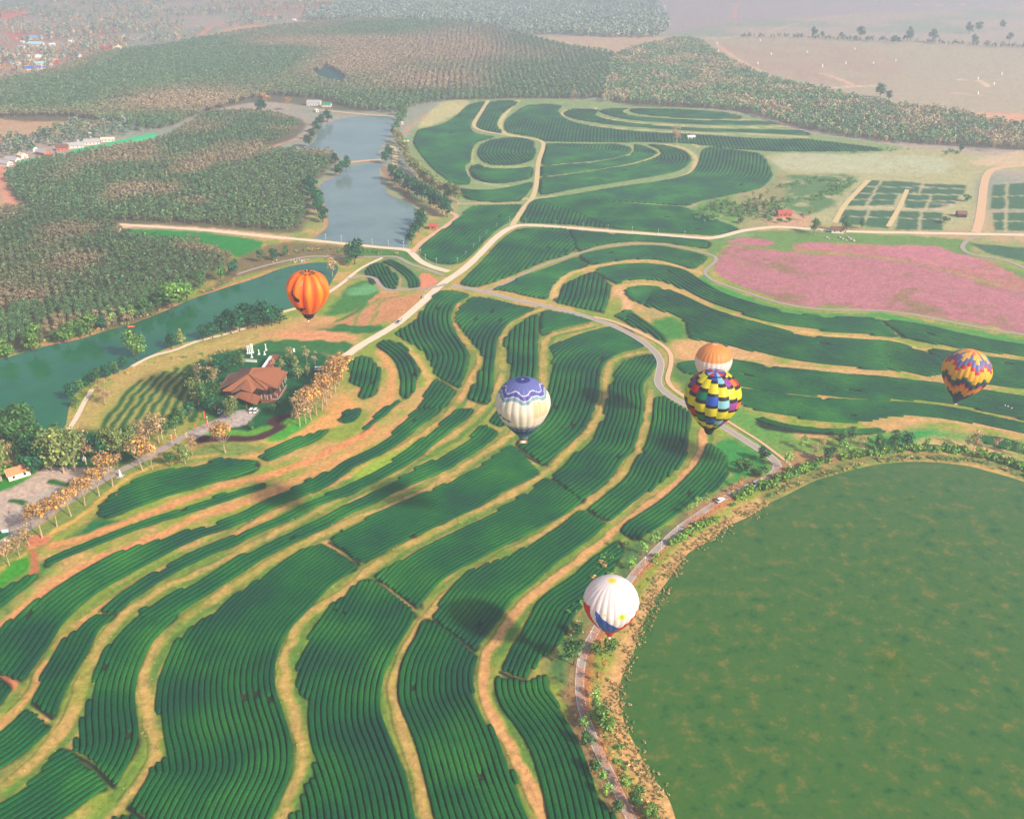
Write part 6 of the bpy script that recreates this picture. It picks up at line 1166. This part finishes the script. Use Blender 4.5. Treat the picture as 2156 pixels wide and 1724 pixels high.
# ---------------------------------------------------------------- posts, banners, signs, statues
def lamp_proto():
    e = empty('street_lamp', (0, 0, 0)); b = MB(); b.tube((0, 0, 0), (0, 0, 4.0), .09, .06, 6); b.build('pole', M['white'], e); b = MB(); b.lathe([(.2, 0), (.3, .2), (.26, .5), (.06, .6)], 8, (0, 0, 4.0)); b.build('lamp_head', M['white'], e); return e
lp0 = lamp_proto(); used = False
def place(protos, D, labf, group, cat, sc_=1):
    global used
    for i, (x, y) in enumerate(D):
        o = copy_tree(protos); o.location = gd(x, y); o.scale = (sc_,)*3; tag(o, labf(i), cat, group)
place(lp0, [(686,505),(719,508),(751,512),(784,515),(818,518),(850,521)], lambda i: f'{ordinal(i+1)} white lamp post from the left along the dam road', 'lamp posts on the dam', 'lamp post')
place(lp0, [(886,536),(896,547),(919,555),(963,554),(981,540),(997,524),(1010,509),(1025,495),(1046,481),(1073,466)], lambda i: f'{ordinal(i+1)} white post around the plot beside the middle lake, counted from its left corner', 'white posts around the lakeside plot', 'lamp post', .9)
place(lp0, [(1107,471),(1170,475),(1227,479),(1280,484),(1331,488),(1386,493),(1441,498)], lambda i: f'{ordinal(i+1)} white post from the left along the pale farm road', 'white posts along the farm road', 'lamp post', .9)
place(lp0, [(1335,1345+25),(1243,1345),(1218,1405),(1425,1122),(1358,1188),(1392,1155)][1:], lambda i: f'{ordinal(i+1)} lamp post along the lake road verge', 'lamp posts on the lake road', 'lamp post', .8)
place(lp0, [(371,920),(343,926),(363,932),(438,893)], lambda i: f'{ordinal(i+1)} thin lamp post along the garden drive', 'lamp posts on the garden drive', 'lamp post', .95)
for o in [lp0]+list(lp0.children): bpy.data.objects.remove(o)
def banner(x, y, h, label, m=M['orange']):
    e = empty('banner', gd(x, y), .2); b = MB(); b.tube((0, 0, 0), (0, 0, h), .04, .03, 5); b.build('pole', M['metal'], e); b = MB(); b.box(.04, .6, -.02, .02, h*.28, h*.98); b.build('flag', m, e); tag(e, label, 'banner', 'orange banners along the drive')
banner(453, 867, 5, 'orange feather banner beside the lone golf cart'); banner(431, 886, 5.5, 'orange feather banner left of the golf cart, by the drive'); banner(437, 905, 5, 'thin red banner at the drive edge in front of the forecourt'); banner(412, 909, 4.6, 'orange banner beside the flower bed on the drive'); banner(366, 930, 4, 'red banner lower on the garden drive')
def board(x, y, label, m, w=2.6, h=1.5):
    e = empty('sign_board', gd(x, y), .25); b = MB()
    for s in (-1, 1): b.tube((s*w*.35, 0, 0), (s*w*.35, 0, 1.5), .05, .05, 5)
    b.build('posts', M['metal'], e); b = MB(); b.box(-w/2, w/2, -.05, .05, 1.2, 1.2+h); b.build('panel', m, e); tag(e, label, 'sign')
board(13, 1126, 'pale blue blank signboard in the lower left grass', mat('pale blue panel', (190,214,232), .5)); board(179, 975, 'white panel under the weeping trees', M['white'], 1.6, 2)
board(620, 745, 'white upright board left of the orange flower trees', M['white'], 1.0, 2.2)
def pillar(x, y, h, label):
    e = empty('white_pillar', gd(x, y)); b = MB(); b.box(-.6, .6, -.6, .6, 0, .5); b.build('plinth', M['white'], e); b = MB(); b.lathe([(.45, .5), (.32, .8), (.30, h-.5), (.46, h-.2), (.4, h)], 10); b.build('shaft', M['white'], e); tag(e, label, 'pillar', 'white pillars behind the restaurant')
for i, (X, Y, h) in enumerate([(1020,330,5),(1048,330,5),(1078,320,5.5),(1102,320,5.5),(1312,280,4),(1085,395,3.4),(1200,345,3),(1290,350,2)]): pillar(387.8+.1314*X, 701+.1314*Y, h, f'{ordinal(i+1)} white sculpted pillar behind the restaurant, counted in reading order')
b = MB(); A = C6(955, 455); B = C6(1165, 470); e = empty('garden_wall', (A+B)/2, math.atan2(B.y-A.y, B.x-A.x)); L = (B-A).length; b.box(-L/2, L/2, -.25, .25, 0, 1.5); b.build('wall', M['white'], e); b = MB(); b.box(-L/2-.1, L/2+.1, -.35, .35, 1.502, 1.62); b.build('coping', M['concrete'], e); tag(e, 'low white garden wall in front of the white pillars', 'wall')
e = empty('obelisk', gd(254, 1003)); b = MB(); b.box(-1.4, 1.4, -1.4, 1.4, 0, .4); b.build('plinth', M['concrete'], e); b = MB(); b.lathe([(.75, .4), (.5, 1.8), (.12, 3.6)], 8); b.build('spire', M['white'], e); tag(e, 'white cone shaped monument beside the yellow flowering tree', 'monument')
# white tanks in the dry field
tk = empty('water_tank', (0, 0, 0)); b = MB(); b.lathe([(1.2, 0), (1.25, .3), (1.25, 2.8), (.9, 3.4), (.3, 3.6)], 14); b.build('tank', M['white'], tk); b = MB(); b.box(-1.6, 1.6, -1.6, 1.6, -.0, .02); b.build('base', M['concrete'], tk)
TK = [(1509,93),(1512,109),(1600,87),(1595,136),(1623,116),(1699,112),(1799,105),(1731,141),(1780,135),(1838,135),(1885,130),(2108,158),(2058,168),(2092,179),(2058,199)]
place(tk, sorted(TK), lambda i: f'{ordinal(i+1)} small white tank from the left in the dry misty field', 'white tanks in the dry field', 'tank')
for o in list(tk.children)+[tk]: bpy.data.objects.remove(o)
person(246, 1047, 'person in a red jacket standing in the tea beside the garden drive', 'red', h=1.15)
for i, (x, y) in enumerate([(2115,858),(2121,860),(2129,864)]): person(x, y, f'{ordinal(i+1)} person in white from the left, on the path at the right edge', 'white', 'people in white on the tea path', h=1.1)
for i, (x, y, s) in enumerate([(239,1012,'black'),(235,1016,'red'),(899,616,'white'),(903,612,'white'),(893,614,'white'),(1518,1052,'orange'),(1508,1060,'black'),(846,674,'red'),(20,1082,'black')]):
    person(x, y, ['person in black beside the white cone monument','person in red beside the white cone monument','first person in white beside the parked white car','second person in white beside the parked white car','third person in white beside the parked white car','person in orange next to the white car on the lake road','person in black next to the white car on the lake road','person in red behind the grey pickup','person in black alone in the car park'][i], s)
# rocks
def rock(x, y, s, label, group):
    bm = bmesh.new(); bmesh.ops.create_icosphere(bm, subdivisions=2, radius=s)
    for v in bm.verts: v.co *= rng.uniform(.78, 1.12); v.co.z *= .7
    me = bpy.data.meshes.new('rock'); bm.to_mesh(me); bm.free(); me.materials.append(M['concrete']); tag(link('rock', me, None, gd(x, y, s*.3)), label, 'rock', group)
for i, (x, y) in enumerate([(612,549),(618,548),(624,549),(630,547),(636,548),(642,546),(648,547),(634,551),(640,550),(620,552),(575,552),(582,548)]): rock(x, y, rng.uniform(.6, 1.1), f'{ordinal(i+1)} pale boulder of the row above the pond bank', 'pale boulders above the pond')
for i, (x, y) in enumerate([(875,525+8),(887,524+6),(911,523+8),(1768,500),(1774,503),(1782,506),(1790,503),(1797,507),(1786,500),(1740,500),(1745,503)][3:]): rock(x, y, rng.uniform(.8, 1.5), f'{ordinal(i+1)} grey rock of the rock garden above the pink meadow', 'rock garden above the meadow')
for i, (x, y) in enumerate([(1526,860+10),(1534,853),(1540,858)][:0]): pass
for i, (x, y) in enumerate([(1530-2*0,862)][:0]): pass
# ---------------------------------------------------------------- haze: one closed box of pale air
def haze(density=.00037):
    b = MB(); b.box(-9000, 9000, -3000, 9000, -1.5, 240); m = bpy.data.materials.new('haze'); m.use_nodes = True; n = m.node_tree.nodes; l = m.node_tree.links; n.clear()
    o = n.new('ShaderNodeOutputMaterial'); v = n.new('ShaderNodeVolumePrincipled'); v.inputs['Color'].default_value = (.84, .90, 1.0, 1); v.inputs['Density'].default_value = density
    v.inputs['Density Attribute'].default_value = ''; v.inputs['Anisotropy'].default_value = .26; l.new(v.outputs[0], o.inputs['Volume'])
    tag(b.build('haze', m), kind='stuff')
haze()
